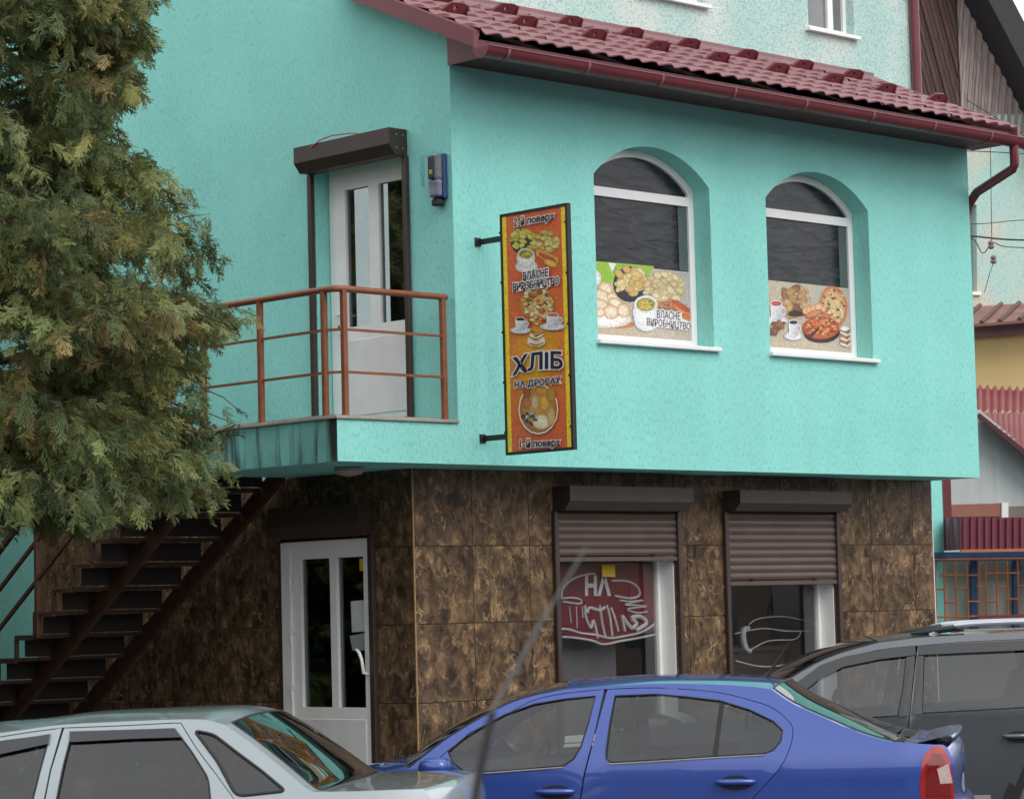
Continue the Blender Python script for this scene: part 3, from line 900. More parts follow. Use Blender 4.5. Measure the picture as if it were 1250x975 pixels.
def text(body, mapf, uvc, w_px, h_px, out, parent, matl, name='lettering', off=0, slope=0, lift=0.0, shear=0, bold=0):
    """lettering centred at pixel uvc, fitted to w x h pixels on the mapped plane"""
    c = bpy.data.curves.new('txt', 'FONT')
    c.body = body
    c.shear = shear
    c.offset = off + bold
    c.resolution_u = 3
    o = bpy.data.objects.new('txt', c)
    COL.objects.link(o)
    bpy.context.view_layer.update()
    me = bpy.data.meshes.new_from_object(o)
    bpy.data.objects.remove(o); bpy.data.curves.remove(c)
    V = np.array([v.co[:] for v in me.vertices])
    return me, V
def put_text(body, mapf, uvc, w_px, h_px, out, parent, matl=LETTER, outline=.05, slope=0, lift=.004, shear=0, bold=0, arc=0):
    me0, V0 = text(body, mapf, uvc, w_px, h_px, out, parent, matl, shear=shear, bold=bold)
    lo, hi = V0.min(0), V0.max(0)
    for kind in ((1, 0) if outline else (0,)):
        if kind: me, V = text(body, mapf, uvc, w_px, h_px, out, parent, matl, off=outline, shear=shear, bold=bold)
        else: me, V = me0, V0
        for i, vert in enumerate(me.vertices):
            a = (V[i][0] - (lo[0] + hi[0]) / 2) / (hi[0] - lo[0]); b = (V[i][1] - (lo[1] + hi[1]) / 2) / (hi[1] - lo[1])
            u = uvc[0] + a * w_px
            v = uvc[1] - b * h_px + slope * a * w_px - arc * (.25 - a * a) * 4
            vert.co = mapf(u, v) + Vector(out) * (lift + (0 if kind else .002))
        me.materials.append(LETTER_W if kind else matl)
        ob = link('letter_outline' if kind else 'lettering', me, parent)
    return

# projecting signboard
SX = .28
SY0, SY1, SZ0, SZ1 = -.275, -1.037, 3.12, 5.05
sign = empty('projecting_sign', (SX, -.65, SZ0), 'tall orange and yellow projecting shop sign with food pictures and Cyrillic lettering', 'sign')
m = MB()
m.prism(rc(SY1, SY0, SZ0, SZ1), lambda a, b, d: (SX - .028 + d, a, b), .042, [rc(SY1 + .022, SY0 - .022, SZ0 + .022, SZ1 - .022)], back=True)
for v in m.v: pass
m.build('frame', BLACKM, sign)
MB().box(SX - .02, SX + .008, SY1 + .02, SY0 - .02, SZ0 + .02, SZ1 - .02).build('panel', PVC, sign)
for z in (4.86, 3.27):
    MB().box(SX - .012, SX + .012, SY0 - .001, -.001, z - .022, z + .022).box(SX - .05, SX + .012, -.012, -.0005, z - .035, z + .035).build('bracket', BLACKM, sign)
for z in np.linspace(3.3, 4.9, 5):
    for y in (SY0 - .012, SY1 + .012):
        MB().tube([(SX - .036, y, z), (SX - .042, y, z)], .011, 8).build('screw', BLACK, sign)
XP = SX - .0215
smap = lambda u, v: on(u, v, 'x', XP)
pr = Print(smap, (-1, 0, 0))
# background: yellow edge strips, orange field turning yellow towards the middle
yl, orr, yel = rgb(246, 212, 48), rgb(218, 104, 54), rgb(222, 178, 44)
ya, yb = SY0 - .022, SY1 + .022
def sq(y_a, y_b, z_a, z_b, cols):
    pr.k += 1
    o = Vector((-1, 0, 0)) * .00005 * pr.k
    pr.mb.add([Vector((XP, y_a, z_a)) + o, Vector((XP, y_b, z_a)) + o, Vector((XP, y_b, z_b)) + o, Vector((XP, y_a, z_b)) + o], [(0, 1, 2, 3)]); pr.mb.c += cols
sq(ya, yb, SZ0 + .022, SZ1 - .022, [yl] * 4)
ia, ib = ya - .045, yb + .05
zz = [SZ0 + .022, 3.35, 3.6, 3.82, 4.0, 4.2, 4.5, SZ1 - .022]
cc = [rgb(200, 84, 48), rgb(204, 96, 46), rgb(212, 130, 40), rgb(224, 176, 30), rgb(222, 170, 34), rgb(208, 112, 44), rgb(198, 86, 46), rgb(206, 96, 52)]
for i in range(len(zz) - 1):
    mid = (ia + ib) / 2
    e0 = tuple(.75 * a + .25 * b for a, b in zip(orr, cc[i])); e1 = tuple(.75 * a + .25 * b for a, b in zip(orr, cc[i + 1]))
    sq(ia, mid, zz[i], zz[i + 1], [e0, cc[i], cc[i + 1], e1])
    pr.k -= 1
    sq(mid, ib, zz[i], zz[i + 1], [cc[i], e0, e1, cc[i + 1]])
    pr.k -= 1
pr.k += 1
S2 = lambda cx, cy: (600 + cx / 6.09, 240 + cy / 6.09)
S3 = lambda cx, cy: (600 + cx / 6.09, 400 + cy / 6.09)
dough, doughd, pot = rgb(214, 196, 96), rgb(150, 124, 44), rgb(196, 178, 70)
pr.ell(*S2(230, 335), 14.5, 16, rgb(60, 56, 50), rgb(36, 34, 30))
pr.pile(*S2(235, 320), 14.5, 14.5, 24, 4.6, [rgb(204, 196, 72), rgb(190, 178, 58), rgb(214, 204, 104)], 1)
pr.pile(*S2(405, 350), 15.5, 15, 30, 4.4, [rgb(216, 204, 120), rgb(196, 180, 90), rgb(222, 212, 146)], 2)
for i in range(5): pr.ell(*S2(360 + i * 28, 420 + i * 14), 5.5, 6.2, rgb(222, 170, 80), rgb(176, 100, 40), .5)
pr.ell(*S2(420, 455), 12, 2.8, rgb(196, 86, 50), rgb(150, 60, 36), .45)
pr.ell(*S2(440, 495), 9, 4, rgb(228, 190, 90), rgb(190, 130, 50), .4)
pr.ell(*S2(262, 520), 14, 8, rgb(236, 234, 228), rgb(196, 190, 180))
pr.ell(*S2(258, 462), 11.5, 12, rgb(240, 238, 230), rgb(200, 196, 186))
pr.ell(*S2(258, 428), 10.5, 6.8, rgb(232, 228, 218), rgb(206, 200, 188)); pr.ell(*S2(258, 428), 8.6, 5.2, rgb(190, 180, 60), rgb(140, 130, 40)); pr.pile(*S2(258, 428), 7, 4, 10, 1.8, [rgb(210, 196, 90), rgb(120, 130, 50), rgb(220, 170, 80)], 3)
# pizza
pr.ell(*S2(343, 805), 21, 22, rgb(222, 178, 96), rgb(178, 116, 52))
pr.pile(*S2(343, 805), 20, 21, 110, 3.0, [rgb(232, 214, 150), rgb(206, 110, 60), rgb(226, 190, 110), rgb(236, 224, 180), rgb(120, 100, 50)], 4)
pr.pile(*S2(320, 930), 14, 7, 22, 2.4, [rgb(226, 150, 70), rgb(196, 80, 50), rgb(236, 214, 150)], 5)
pr.cup(*S2(222, 950), 13, 17, rgb(60, 42, 34)); pr.cup(*S2(462, 920), 16, 18, rgb(206, 110, 50))
pr.ell(*S3(340, 100), 11.5, 7.5, rgb(240, 238, 230), rgb(200, 196, 186))
for i in range(5):
    pr.poly([S3(290, 22 + i * 22), S3(335, 50 + i * 22), S3(392, 18 + i * 22), S3(392, 30 + i * 22), S3(335, 63 + i * 22), S3(290, 34 + i * 22)], rgb(238, 224, 196) if i % 2 else rgb(206, 150, 96))
# oval picture of the oven shop
pr.ell(*S3(356, 605), 24.5, 31, rgb(236, 226, 196), rgb(236, 226, 196)); pr.ell(*S3(356, 605), 23, 29.2, rgb(196, 148, 70), rgb(160, 96, 44), shift=(0, 0))
for (a, b, ra, rb, c) in ((270, 480, 4.5, 9, (168, 84, 52)), (330, 560, 4.4, 10, (214, 180, 130)), (270, 560, 5, 8, (190, 120, 70)), (400, 560, 6, 11, (226, 170, 70)), (450, 500, 6, 9, (196, 140, 60)), (380, 700, 11, 9, (240, 226, 190)), (450, 660, 5, 12, (220, 180, 110)), (380, 470, 8, 5, (206, 150, 70))):
    pr.ell(*S3(a, b), ra, rb, rgb(*c), tuple(.6 * x for x in rgb(*c)))
pr.pile(*S3(288, 680), 9, 8, 12, 2.9, [rgb(70, 80, 100), rgb(170, 190, 206), rgb(90, 60, 50)], 6)
pr.build('printed_picture', sign)
OUT = (-1, 0, 0)
LF = .00005 * pr.k + .002
put_text('2-й', smap, (S2(322, 172)[0] - 17.5, S2(322, 172)[1] + 2.1), 13, 11, OUT, sign, lift=LF, slope=-.175, outline=.075, bold=.014)
put_text('поверх', smap, (S2(322, 172)[0] + 9, S2(322, 172)[1] + .4), 33, 9.5, OUT, sign, lift=LF, slope=-.175, outline=.08, bold=.031)
put_text('ВЛАСНЕ', smap, S2(338, 578), 31, 10, OUT, sign, lift=LF, slope=-.16, outline=.11, bold=.022)
put_text('ВИРОБНИЦТВО', smap, S2(341, 655), 56, 11.5, OUT, sign, lift=LF, slope=-.15, outline=.11, bold=.022)
put_text('ХЛIБ', smap, S3(352, 268), 62, 22, OUT, sign, lift=LF, slope=-.13, outline=.05, bold=.03, arc=3.5)
put_text('НА ДРОВАХ', smap, S3(355, 410), 57, 10, OUT, sign, lift=LF, slope=-.11, outline=.08, bold=.031)
put_text('1-й', smap, (S3(367, 862)[0] - 17.5, S3(367, 862)[1] - .6), 13, 11, OUT, sign, lift=LF, slope=-.05, outline=.075, bold=.014)
put_text('поверх', smap, (S3(367, 862)[0] + 9, S3(367, 862)[1] + 1.0), 33, 9.5, OUT, sign, lift=LF, slope=-.05, outline=.08, bold=.031)

# posters on the arched windows
YP = YF + .024
wmap = lambda u, v: on(u, v, 'y', YP)
def poster(win, zt, label, paint, texts):
    x0, x1, zs = win[0] + .076, win[1] - .076, win[2] + .076
    p = empty('window_poster', (x0, YP, zs), label, 'poster', 'food posters on the arched windows')
    q = Print(wmap, (0, -1, 0))
    q.k += 1
    a = [(x0, zs), (x1, zs), (x1, zt), (x0, zt)]
    q.mb.add([(x, YP, z) for x, z in a], [(0, 1, 2, 3)]); q.mb.c += [rgb(190, 170, 144), rgb(188, 178, 164), rgb(180, 178, 170), rgb(198, 184, 160)]
    paint(q)
    q.build('printed_picture', p)
    for t in texts: put_text(t[0], wmap, t[1], t[2], t[3], (0, -1, 0), p, lift=.00005 * q.k + .001, slope=t[4], outline=.07)
A1 = lambda cx, cy: (720 + cx / 8.127, 310 + cy / 8.127)
A2 = lambda cx, cy: (925 + cx / 8.127, 330 + cy / 8.127)
def paint1(q):
    q.poly([A1(60, 72), A1(640, 122), A1(560, 260), A1(60, 290)], rgb(150, 190, 60))
    q.poly([A1(185, 88), A1(260, 96), A1(220, 180)], rgb(232, 236, 240))
    q.ell(*A1(70, 240), 5, 9, rgb(236, 236, 238), rgb(210, 210, 214))
    q.ell(*A1(200, 690), 30, 6, rgb(206, 150, 110), rgb(170, 110, 76), .05)
    q.ell(*A1(170, 650), 30, 10.5, rgb(240, 238, 234), rgb(206, 196, 186))
    for (a, b, ra, rb, ro) in ((160, 340, 10, 7, .6), (120, 420, 12, 8, .5), (230, 440, 9, 6, .7), (110, 510, 11, 8, .5), (260, 500, 11, 7, .7), (330, 560, 9, 8, 1.0), (210, 575, 10, 9, .3), (100, 580, 6, 6, 0)):
        q.ell(*A1(a, b), ra, rb, rgb(240, 226, 202), rgb(200, 150, 96), ro)
    q.ell(*A1(400, 300), 21, 22, rgb(52, 50, 56), rgb(36, 34, 40)); q.pile(*A1(400, 265), 18, 17, 34, 6.6, [rgb(226, 196, 128), rgb(214, 178, 106), rgb(232, 208, 150)], 11)
    q.pile(*A1(740, 340), 24, 18, 60, 5.8, [rgb(230, 212, 168), rgb(214, 190, 140), rgb(222, 200, 150)], 12)
    q.pile(*A1(760, 500), 18, 4.5, 16, 3.6, [rgb(196, 128, 90), rgb(206, 150, 110)], 13)
    q.ell(*A1(920, 560), 16, 6.5, rgb(222, 150, 100), rgb(180, 100, 60), .62); q.ell(*A1(900, 520), 14, 3, rgb(206, 96, 66), rgb(170, 70, 50), .6); q.ell(*A1(960, 640), 8, 5, rgb(214, 130, 80), rgb(180, 96, 60), .5)
    q.ell(*A1(560, 650), 16, 15, rgb(240, 240, 240), rgb(206, 206, 208)); q.ell(*A1(545, 580), 15.5, 17, rgb(240, 240, 240), rgb(214, 214, 216))
    q.ell(*A1(550, 500), 14.5, 11, rgb(238, 238, 238), rgb(216, 216, 216)); q.ell(*A1(550, 502), 11.6, 8.2, rgb(196, 176, 80), rgb(150, 132, 50)); q.pile(*A1(550, 502), 9, 6, 14, 2.2, [rgb(220, 190, 90), rgb(110, 130, 50), rgb(230, 206, 120)], 14)
    q.poly([A1(660, 555), A1(905, 580), A1(910, 640), A1(1000, 680), A1(1000, 765), A1(560, 715), A1(560, 650), A1(655, 640)], rgb(232, 232, 236))
def paint2(q):
    q.pile(*A2(360, 300), 17, 20, 44, 6.4, [rgb(160, 112, 76), rgb(190, 150, 100), rgb(140, 92, 62), rgb(206, 172, 120)], 21)
    q.ell(*A2(370, 430), 9, 4, rgb(60, 44, 38), rgb(40, 30, 26))
    q.ell(*A2(750, 360), 17, 25.5, rgb(222, 190, 140), rgb(196, 110, 66), -.12); q.pile(*A2(750, 360), 15.5, 22, 70, 2.2, [rgb(236, 214, 160), rgb(206, 120, 80), rgb(230, 200, 140), rgb(110, 96, 60), rgb(240, 228, 190)], 22)
    q.cup(*A2(180, 410), 15, 27, rgb(206, 92, 50)); q.cup(*A2(350, 580), 12, 21, rgb(60, 36, 28))
    q.pile(*A2(200, 560), 7, 10, 10, 4, [rgb(130, 84, 56), rgb(160, 110, 76)], 23); q.pile(*A2(140, 630), 5, 6, 6, 3.4, [rgb(120, 80, 56), rgb(150, 104, 70)], 24)
    for i in range(4): q.ell(*A2(480 + i * 40, 400 - i * 12), 6, 4.6, rgb(226, 190, 150), rgb(196, 120, 80), -.4)
    q.ell(*A2(550, 430), 11, 3.6, rgb(214, 140, 90), rgb(180, 100, 60), -.35)
    q.ell(*A2(630, 620), 22, 12, rgb(70, 50, 42), rgb(50, 36, 30)); q.ell(*A2(620, 570), 22.5, 14, rgb(206, 112, 66), rgb(176, 80, 46)); q.pile(*A2(620, 560), 20, 11.5, 70, 1.8, [rgb(226, 150, 96), rgb(176, 74, 44), rgb(232, 190, 130), rgb(150, 70, 50)], 25)
    q.poly([A2(470, 660), A2(590, 570), A2(600, 590), A2(510, 680)], rgb(80, 50, 40))
    for i in range(6): q.poly([A2(810, 575 + i * 28), A2(880, 610 + i * 26), A2(915, 590 + i * 24), A2(915, 610 + i * 24), A2(880, 632 + i * 26), A2(810, 597 + i * 28)], rgb(236, 226, 214) if i % 2 else rgb(190, 130, 96))
    q.ell(*A2(855, 578), 5.5, 3, rgb(236, 236, 236), rgb(210, 210, 210))
poster(WIN[0], 4.83, 'poster of dumplings, soup bowl and Cyrillic words on the left arched window', paint1,
       [('ВЛАСНЕ', A1(775, 607), 28.5, 9.6, .10), ('ВИРОБНИЦТВО', A1(775, 702), 53, 10.5, .115)])
poster(WIN[1], 4.83, 'poster of pizzas, pastries and coffee cups on the right arched window', paint2, [])

# ------------------------------------------------------------------ small things on the building
em = empty('electric_meter', (0, .12, 5.15), 'blue grey electric meter box in clear cover beside the upper door', 'meter')
MB().box(-.05, -.001, .045, .19, 5.20, 5.565).build('back_plate', mat('blue_meter_plastic', rgb(40, 62, 106), .4), em, bevel=.01)
MB().box(-.11, -.0505, .058, .178, 5.36, 5.55).build('counter', mat('grey_meter_face', rgb(70, 72, 80), .3, rgb(54, 56, 64), 20), em, bevel=.012)
MB().box(-.10, -.0505, .058, .178, 5.215, 5.35).build('terminal_block', mat('blue_grey_terminal', rgb(92, 104, 136), .35, rgb(150, 140, 140), 14, amt=.3), em, bevel=.012)
MB().box(-.1115, -.1102, .115, .15, 5.40, 5.435).build('warning_sticker', mat('yellow_sticker', rgb(220, 180, 40), .5), em)
MB().box(-.09, -.01, .07, .165, 5.145, 5.199).build('cable_gland', BLACK, em, bevel=.012)
MB().box(-.135, -.052, .04, .25, 5.30, 5.57).build('cover', glass('clear_cover', (.9, .93, .95), 1.2), em, bevel=.02)
cl = MB()
prof = [(0, 0), (.12, -.004), (.125, -.03), (.10, -.055), (.05, -.068), (0, -.072)]
rows = [[(-.62 + r * math.cos(t), .62 + r * math.sin(t), ZB - .001 + z) for t in np.linspace(0, 2 * PI, 21)] for r, z in prof]
cl.grid(rows)
tag(cl.build('ceiling_lamp', mat('milky_lamp_plastic', rgb(176, 166, 156), .4), smooth=50), 'round milky ceiling lamp under the balcony corner', 'lamp')
# papers and stickers on the glass
def sheet(name, ax, val, quad, c, label, cat, thick=.0015):
    P = [on(u, v, ax, val) for u, v in quad]
    m = MB()
    n = len(P)
    dn = Vector((-thick, 0, 0)) if ax == 'x' else Vector((0, -thick, 0))
    m.add(P + [p + dn for p in P], [tuple(range(n))[::-1], tuple(range(n, 2 * n))] + [(i, (i + 1) % n, (i + 1) % n + n, i + n) for i in range(n)])
    o = m.build(name, c)
    return tag(o, label, cat)
PAPER = mat('white_paper', rgb(206, 210, 212), .8)
YST = mat('yellow_print', rgb(214, 186, 34), .6, rgb(196, 166, 30), 40)
L2 = lambda cx, cy: (300 + cx / 2.8675, 560 + cy / 2.8675)
sheet('notice', 'x', -.001, [L2(368, 498), L2(424, 492), L2(432, 602), L2(372, 606)], PAPER, 'white printed notice taped to the lower door glass, upper of two', 'notice')
sheet('notice', 'x', -.001, [L2(364, 618), L2(434, 606), L2(436, 668), L2(374, 670)], mat('grey_paper', rgb(150, 160, 152), .8), 'grey paper notice under the white one on the lower door', 'notice')
sheet('sticker', 'x', -.001, [L2(398, 350), L2(432, 347), L2(433, 390), L2(399, 392)], YST, 'small yellow sticker high on the lower door glass', 'sticker')
for k, t in enumerate(('ПРАЦЮЄМО', 'ЩОДНЯ', '9-18')):
    put_text(t, lambda u, v: on(u, v, 'x', -.0032), L2(399, 528 + k * 19), 13 - 2 * k, 3.2, (-1, 0, 0), [o for o in COL.objects if o.name == 'notice'][0], outline=0, lift=.0005) if False else None
yg = REC + .17 + .029
sheet('sticker', 'y', yg, [(734.5, 689), (750.5, 689.5), (751, 704), (735, 703.5)], YST, 'yellow sticker on the shop window below the left shutter', 'sticker')

# reflection of a red lettered shop front, painted on a panel behind the glass
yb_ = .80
red_refl = empty('red_reflection', (2.6, yb_, .8), 'dark red panel with white lettering, painted as a reflection in the left shop window', 'reflection')
RED = mat('red_reflection', rgb(140, 30, 40), .6, rgb(104, 20, 32), 3)
WSTK = mat('white_reflection_ink', rgb(236, 228, 230), .6)
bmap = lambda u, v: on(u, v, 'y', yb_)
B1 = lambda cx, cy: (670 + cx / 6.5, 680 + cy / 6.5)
MB().prism([tuple(bmap(*B1(a, b)))[::2] for a, b in ((40, 90), (260, 60), (560, 50), (890, 60), (900, 560), (740, 610), (620, 650), (430, 690), (250, 640), (40, 590))], lambda a, b, d: (a, yb_ + d, b), .02).build('reflection_panel', RED, red_refl)
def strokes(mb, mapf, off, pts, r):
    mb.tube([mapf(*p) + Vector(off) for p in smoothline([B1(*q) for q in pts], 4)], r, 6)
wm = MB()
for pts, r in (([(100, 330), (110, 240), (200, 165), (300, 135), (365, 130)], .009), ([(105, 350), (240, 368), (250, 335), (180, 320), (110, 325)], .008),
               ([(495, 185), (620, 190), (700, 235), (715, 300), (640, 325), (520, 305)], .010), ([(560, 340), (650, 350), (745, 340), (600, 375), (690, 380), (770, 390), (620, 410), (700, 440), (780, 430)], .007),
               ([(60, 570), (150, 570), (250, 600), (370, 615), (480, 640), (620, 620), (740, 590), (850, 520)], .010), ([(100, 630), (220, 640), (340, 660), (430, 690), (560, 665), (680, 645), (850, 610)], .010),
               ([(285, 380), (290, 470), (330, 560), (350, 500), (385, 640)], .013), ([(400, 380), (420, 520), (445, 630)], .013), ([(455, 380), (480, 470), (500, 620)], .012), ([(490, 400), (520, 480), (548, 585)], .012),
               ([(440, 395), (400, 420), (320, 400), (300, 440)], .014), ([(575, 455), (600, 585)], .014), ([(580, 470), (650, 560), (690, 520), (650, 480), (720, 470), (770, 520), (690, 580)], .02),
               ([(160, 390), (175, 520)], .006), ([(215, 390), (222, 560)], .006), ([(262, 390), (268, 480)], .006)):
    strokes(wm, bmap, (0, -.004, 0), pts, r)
wm.build('white_scrawl', WSTK, red_refl)
put_text('НА', bmap, B1(385, 225), 32, 25, (0, -1, 0), red_refl, WSTK, outline=0, lift=.006, bold=.04)
tag(MB().box(*sorted((on(796, 700, 'y', 1.2)[0], on(814, 700, 'y', 1.2)[0])), 1.2, 1.23, 1.45, 2.7).build('yellow_curtain', mat('ochre_curtain', rgb(190, 150, 70), .8, rgb(160, 124, 56), 8, stretch=(6, 1, .3))), 'narrow ochre curtain strip inside the left shop window', 'curtain')
# shop counters inside
for (x0, x1, y_, zt, lab, cat) in ((1.75, 2.75, .98, 1.62, 'pale display counter inside the left shop window', 'counter'), (4.0, 5.3, 1.2, 1.45, 'dark shop counter inside the right shop window', 'counter')):
    tg = MB().box(x0, x1, y_, y_ + .6, .2, zt).box(x0 - .03, x1 + .03, y_ - .04, y_ + .64, zt, zt + .04).build('shop_counter', mat('pale_counter', rgb(120, 116, 124), .5) if x0 < 3 else mat('dark_counter', rgb(80, 70, 60), .5))
    tag(tg, lab, cat)
# white lines and hook drawn in for reflections in the right window glass
lc = MB(); LC = lambda cx, cy: (650 + cx / 2.5, 570 + cy / 2.5)
cmap = lambda u, v: on(u, v, 'y', 1.0)
lc.tube([cmap(*p) for p in smoothline([LC(*q) for q in ((660, 490), (645, 495), (643, 520), (650, 550), (665, 562))], 4)], [.02] * 4 + [.028] * 9 + [.022] * 4, 8)
lto = tag(lc.build('reflection_hook', mat('white_reflection_hook', rgb(226, 230, 240), .3)), 'white hooked tube drawn as a reflection in the right shop window', 'tube')
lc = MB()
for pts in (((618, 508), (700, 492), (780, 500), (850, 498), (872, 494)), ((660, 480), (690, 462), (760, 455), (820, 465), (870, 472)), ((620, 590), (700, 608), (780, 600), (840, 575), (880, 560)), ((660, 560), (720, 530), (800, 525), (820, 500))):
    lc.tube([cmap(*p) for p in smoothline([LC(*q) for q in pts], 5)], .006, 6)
tag(lc.build('reflection_lines', WSTK), 'pale looping lines drawn as reflections across the right shop window', 'cable')

# ------------------------------------------------------------------ staircase
st = empty('steel_staircase', (-.7, 4.3, 0), 'rusty brown open steel staircase under the balcony beside the marble wall', 'staircase')
for k in range(16):
    z = 3.185 - k * .2
    y = 3.95 + (1.985 - z) * 1.45
    if z < .16: break
    t = MB(); t.box(-1.3, -.12, y - .16, y + .14, z - .03, z)
    t.build('tread', RUST_T, st, bevel=.004)
    MB().box(-1.3, -1.27, y + .11, y + .14, z - .2, z - .031).box(-1.3, -1.27, y - .16, y + .109, z - .045, z - .031).build('step_bracket', RUST_T, st)
    MB().box(-1.2, -.14, y + .12, y + .126, z - .19, z - .034).build('riser', mat('dark_riser_steel', rgb(46, 36, 32), .7), st)
for x in (-.13, -.9):
    m = MB()
    ya, yb2 = 2.06, 6.62
    za = lambda y: 1.985 - (y - 3.95) * .69 - .05
    m.obox((x - .02, ya, za(ya) - .20), (0, yb2 - ya, za(yb2) - za(ya)), (.05, 0, 0), (0, 0, .17))
    m.build('stringer', RUST, st)
for y in (2.35, 4.02, 5.6):
    z = 1.985 - (y - 3.95) * .69
    MB().box(-1.315, -1.275, y - .02, y + .02, z - .17, z + 1.0).build('post', RUST, st)
for dz in (1.0, .66, .32):
    m = MB(); bar(m, (-1.295, 2.06, 1.985 + 1.89 * .69 + dz), (-1.295, 6.4, 1.985 - 2.45 * .69 + dz), .03 if dz < .9 else .045, (1, 0, 0))
    m.build('handrail' if dz > .9 else 'rail', RUST, st)

# ------------------------------------------------------------------ tall building behind
YT = 1.2
tb = empty('tall_building', (4, YT, 0), 'tall building with patchy pale turquoise roughcast wall behind the maroon roof', 'building')
def roughcast(name, a, b, c, stain, sc=.9):
    m = mat(name, a, .95, b, sc, .35, bump=1.0, bscale=55, detail=6)
    N, L = m.node_tree.nodes, m.node_tree.links
    bs = N['Principled BSDF']
    src = bs.inputs['Base Color'].links[0].from_socket
    tc = N.new('ShaderNodeTexCoord')
    n1 = N.new('ShaderNodeTexNoise'); n1.inputs['Scale'].default_value = 1.7; n1.inputs['Detail'].default_value = 7
    mp = N.new('ShaderNodeMapping'); mp.inputs['Location'].default_value = (3, 8, 1); mp.inputs['Scale'].default_value = (1, 1, .6)
    L.new(tc.outputs['Object'], mp.inputs['Vector']); L.new(mp.outputs[0], n1.inputs['Vector'])
    r = N.new('ShaderNodeValToRGB'); r.color_ramp.elements[0].position = .46; r.color_ramp.elements[1].position = .66
    L.new(n1.outputs['Fac'], r.inputs[0])
    mx = N.new('ShaderNodeMixRGB'); L.new(r.outputs[0], mx.inputs[0]); L.new(src, mx.inputs[1]); mx.inputs[2].default_value = (*c, 1)
    n2 = N.new('ShaderNodeTexNoise'); n2.inputs['Scale'].default_value = 34; n2.inputs['Detail'].default_value = 5
    L.new(tc.outputs['Object'], n2.inputs['Vector'])
    r2 = N.new('ShaderNodeValToRGB'); r2.color_ramp.elements[0].position = .36; r2.color_ramp.elements[1].position = .52
    r2.color_ramp.elements[0].color = (*stain, 1); r2.color_ramp.elements[1].color = (1, 1, 1, 1)
    L.new(n2.outputs['Fac'], r2.inputs[0])
    mm = N.new('ShaderNodeMixRGB'); mm.blend_type = 'MULTIPLY'; mm.inputs[0].default_value = .8
    L.new(mx.outputs[0], mm.inputs[1]); L.new(r2.outputs[0], mm.inputs[2]); L.new(mm.outputs[0], bs.inputs['Base Color'])
    return m
RC = roughcast('patchy_turquoise_roughcast', rgb(186, 212, 206), rgb(170, 203, 196), rgb(204, 215, 210), (.66, .70, .70))
wx0, wx1 = on(987, 35, 'y', YT)[0], on(1043, 44, 'y', YT)[0]
wz = on(987, 34, 'y', YT)[2]
vx1 = on(861, 8, 'y', YT)[0]; vz = on(861, 7, 'y', YT)[2]
hol = [rc(wx0, wx1, wz, wz + 1.3), rc(vx1 - .95, vx1, vz, vz + 1.3)]
m = MB()
P, T = cdt([(0.003, 6.3), (7.62, 6.3), (7.62, 12), (0.003, 12)], hol)
m.add([(x, YT, z) for x, z in P], T)
for a in hol:
    m.add([(x, YT, z) for x, z in a] + [(x, YT + .14, z) for x, z in a], [((i + 1) % 4, (i + 1) % 4 + 4, i + 4, i) for i in range(4)])
m.add([(7.62, YT, 0), (7.62, 9.2, 0), (7.62, 9.2, 12), (7.62, YT, 12)], [(0, 1, 2, 3)])
m.add([(6.92, YT, 0), (7.62, YT, 0), (7.62, YT, 6.3), (6.92, YT, 6.3)], [(0, 1, 2, 3)])
m.add([(0.003, YT, 12), (7.62, YT, 12), (7.62, 9.2, 12), (0.003, 9.2, 12)], [(0, 1, 2, 3)])
m.build('wall', RC, tb)
for a in hol:
    (xa, za), (xb, zb_) = a[0], a[2]
    o = MB().prism(rc(xa, xb, za, zb_), lambda p, q, d: (p, YT + .10 + d, q), .05, [rc(xa + .06, (xa + xb) / 2 + .07, za + .06, zb_ - .06), rc((xa + xb) / 2 + .15, xb - .05, za + .06, zb_ - .06)]).build('window', PVC, tb)
    MB().box(xa + .03, xb - .03, YT + .13, YT + .136, za + .03, zb_ - .03).build('pane', mat('grey_pane', rgb(120, 122, 122), .08, rgb(96, 98, 98), 3, spec=.8), o)
    MB().box(xa - .05, xb + .03, YT - .06, YT + .10, za - .035, za - .002).build('sill', PVC, o)
dp = on(1118, 60, 'y', YT - .06)
MB().tube([(dp.x, YT - .06, 12), (dp.x, YT - .06, 8.1)], .052, 12).build('downpipe', MAROON, tb, smooth=40)
MB().tube([(dp.x, YT - .06, 8.1), (dp.x, YT - .06, 6.8)], .048, 12).build('downpipe', MAROON, tb, smooth=40)

# ------------------------------------------------------------------ neighbours on the right
class Pl:
    """an upright plane through photo pixel (u, v) at a distance, turned by ang from facing the camera"""
    def __init__(s, u, v, dist, ang):
        s.o = at(u, v, dist)
        fh = Vector((FW.x, FW.y, 0)).normalized(); rh = Vector((fh.y, -fh.x, 0))
        a = math.radians(ang)
        s.h = rh * math.cos(a) + fh * math.sin(a)
        s.n = fh * math.cos(a) - rh * math.sin(a)          # away from camera
    def ab(s, u, v, d=0):
        r = ray(u, v)
        t = ((s.o + s.n * d - CAM).dot(s.n)) / r.dot(s.n)
        p = CAM + r * t
        return ((p - s.o).dot(s.h), p.z)
    def w(s, a, b, d=0):
        p = s.o + s.h * a + s.n * d
        return Vector((p.x, p.y, b))
    def slab(s, mb, px, d0, th, mi=0):
        poly = [s.ab(*p, d0) for p in px]
        return mb.prism(poly, lambda a, b, d: s.w(a, b, d0 + d), th)
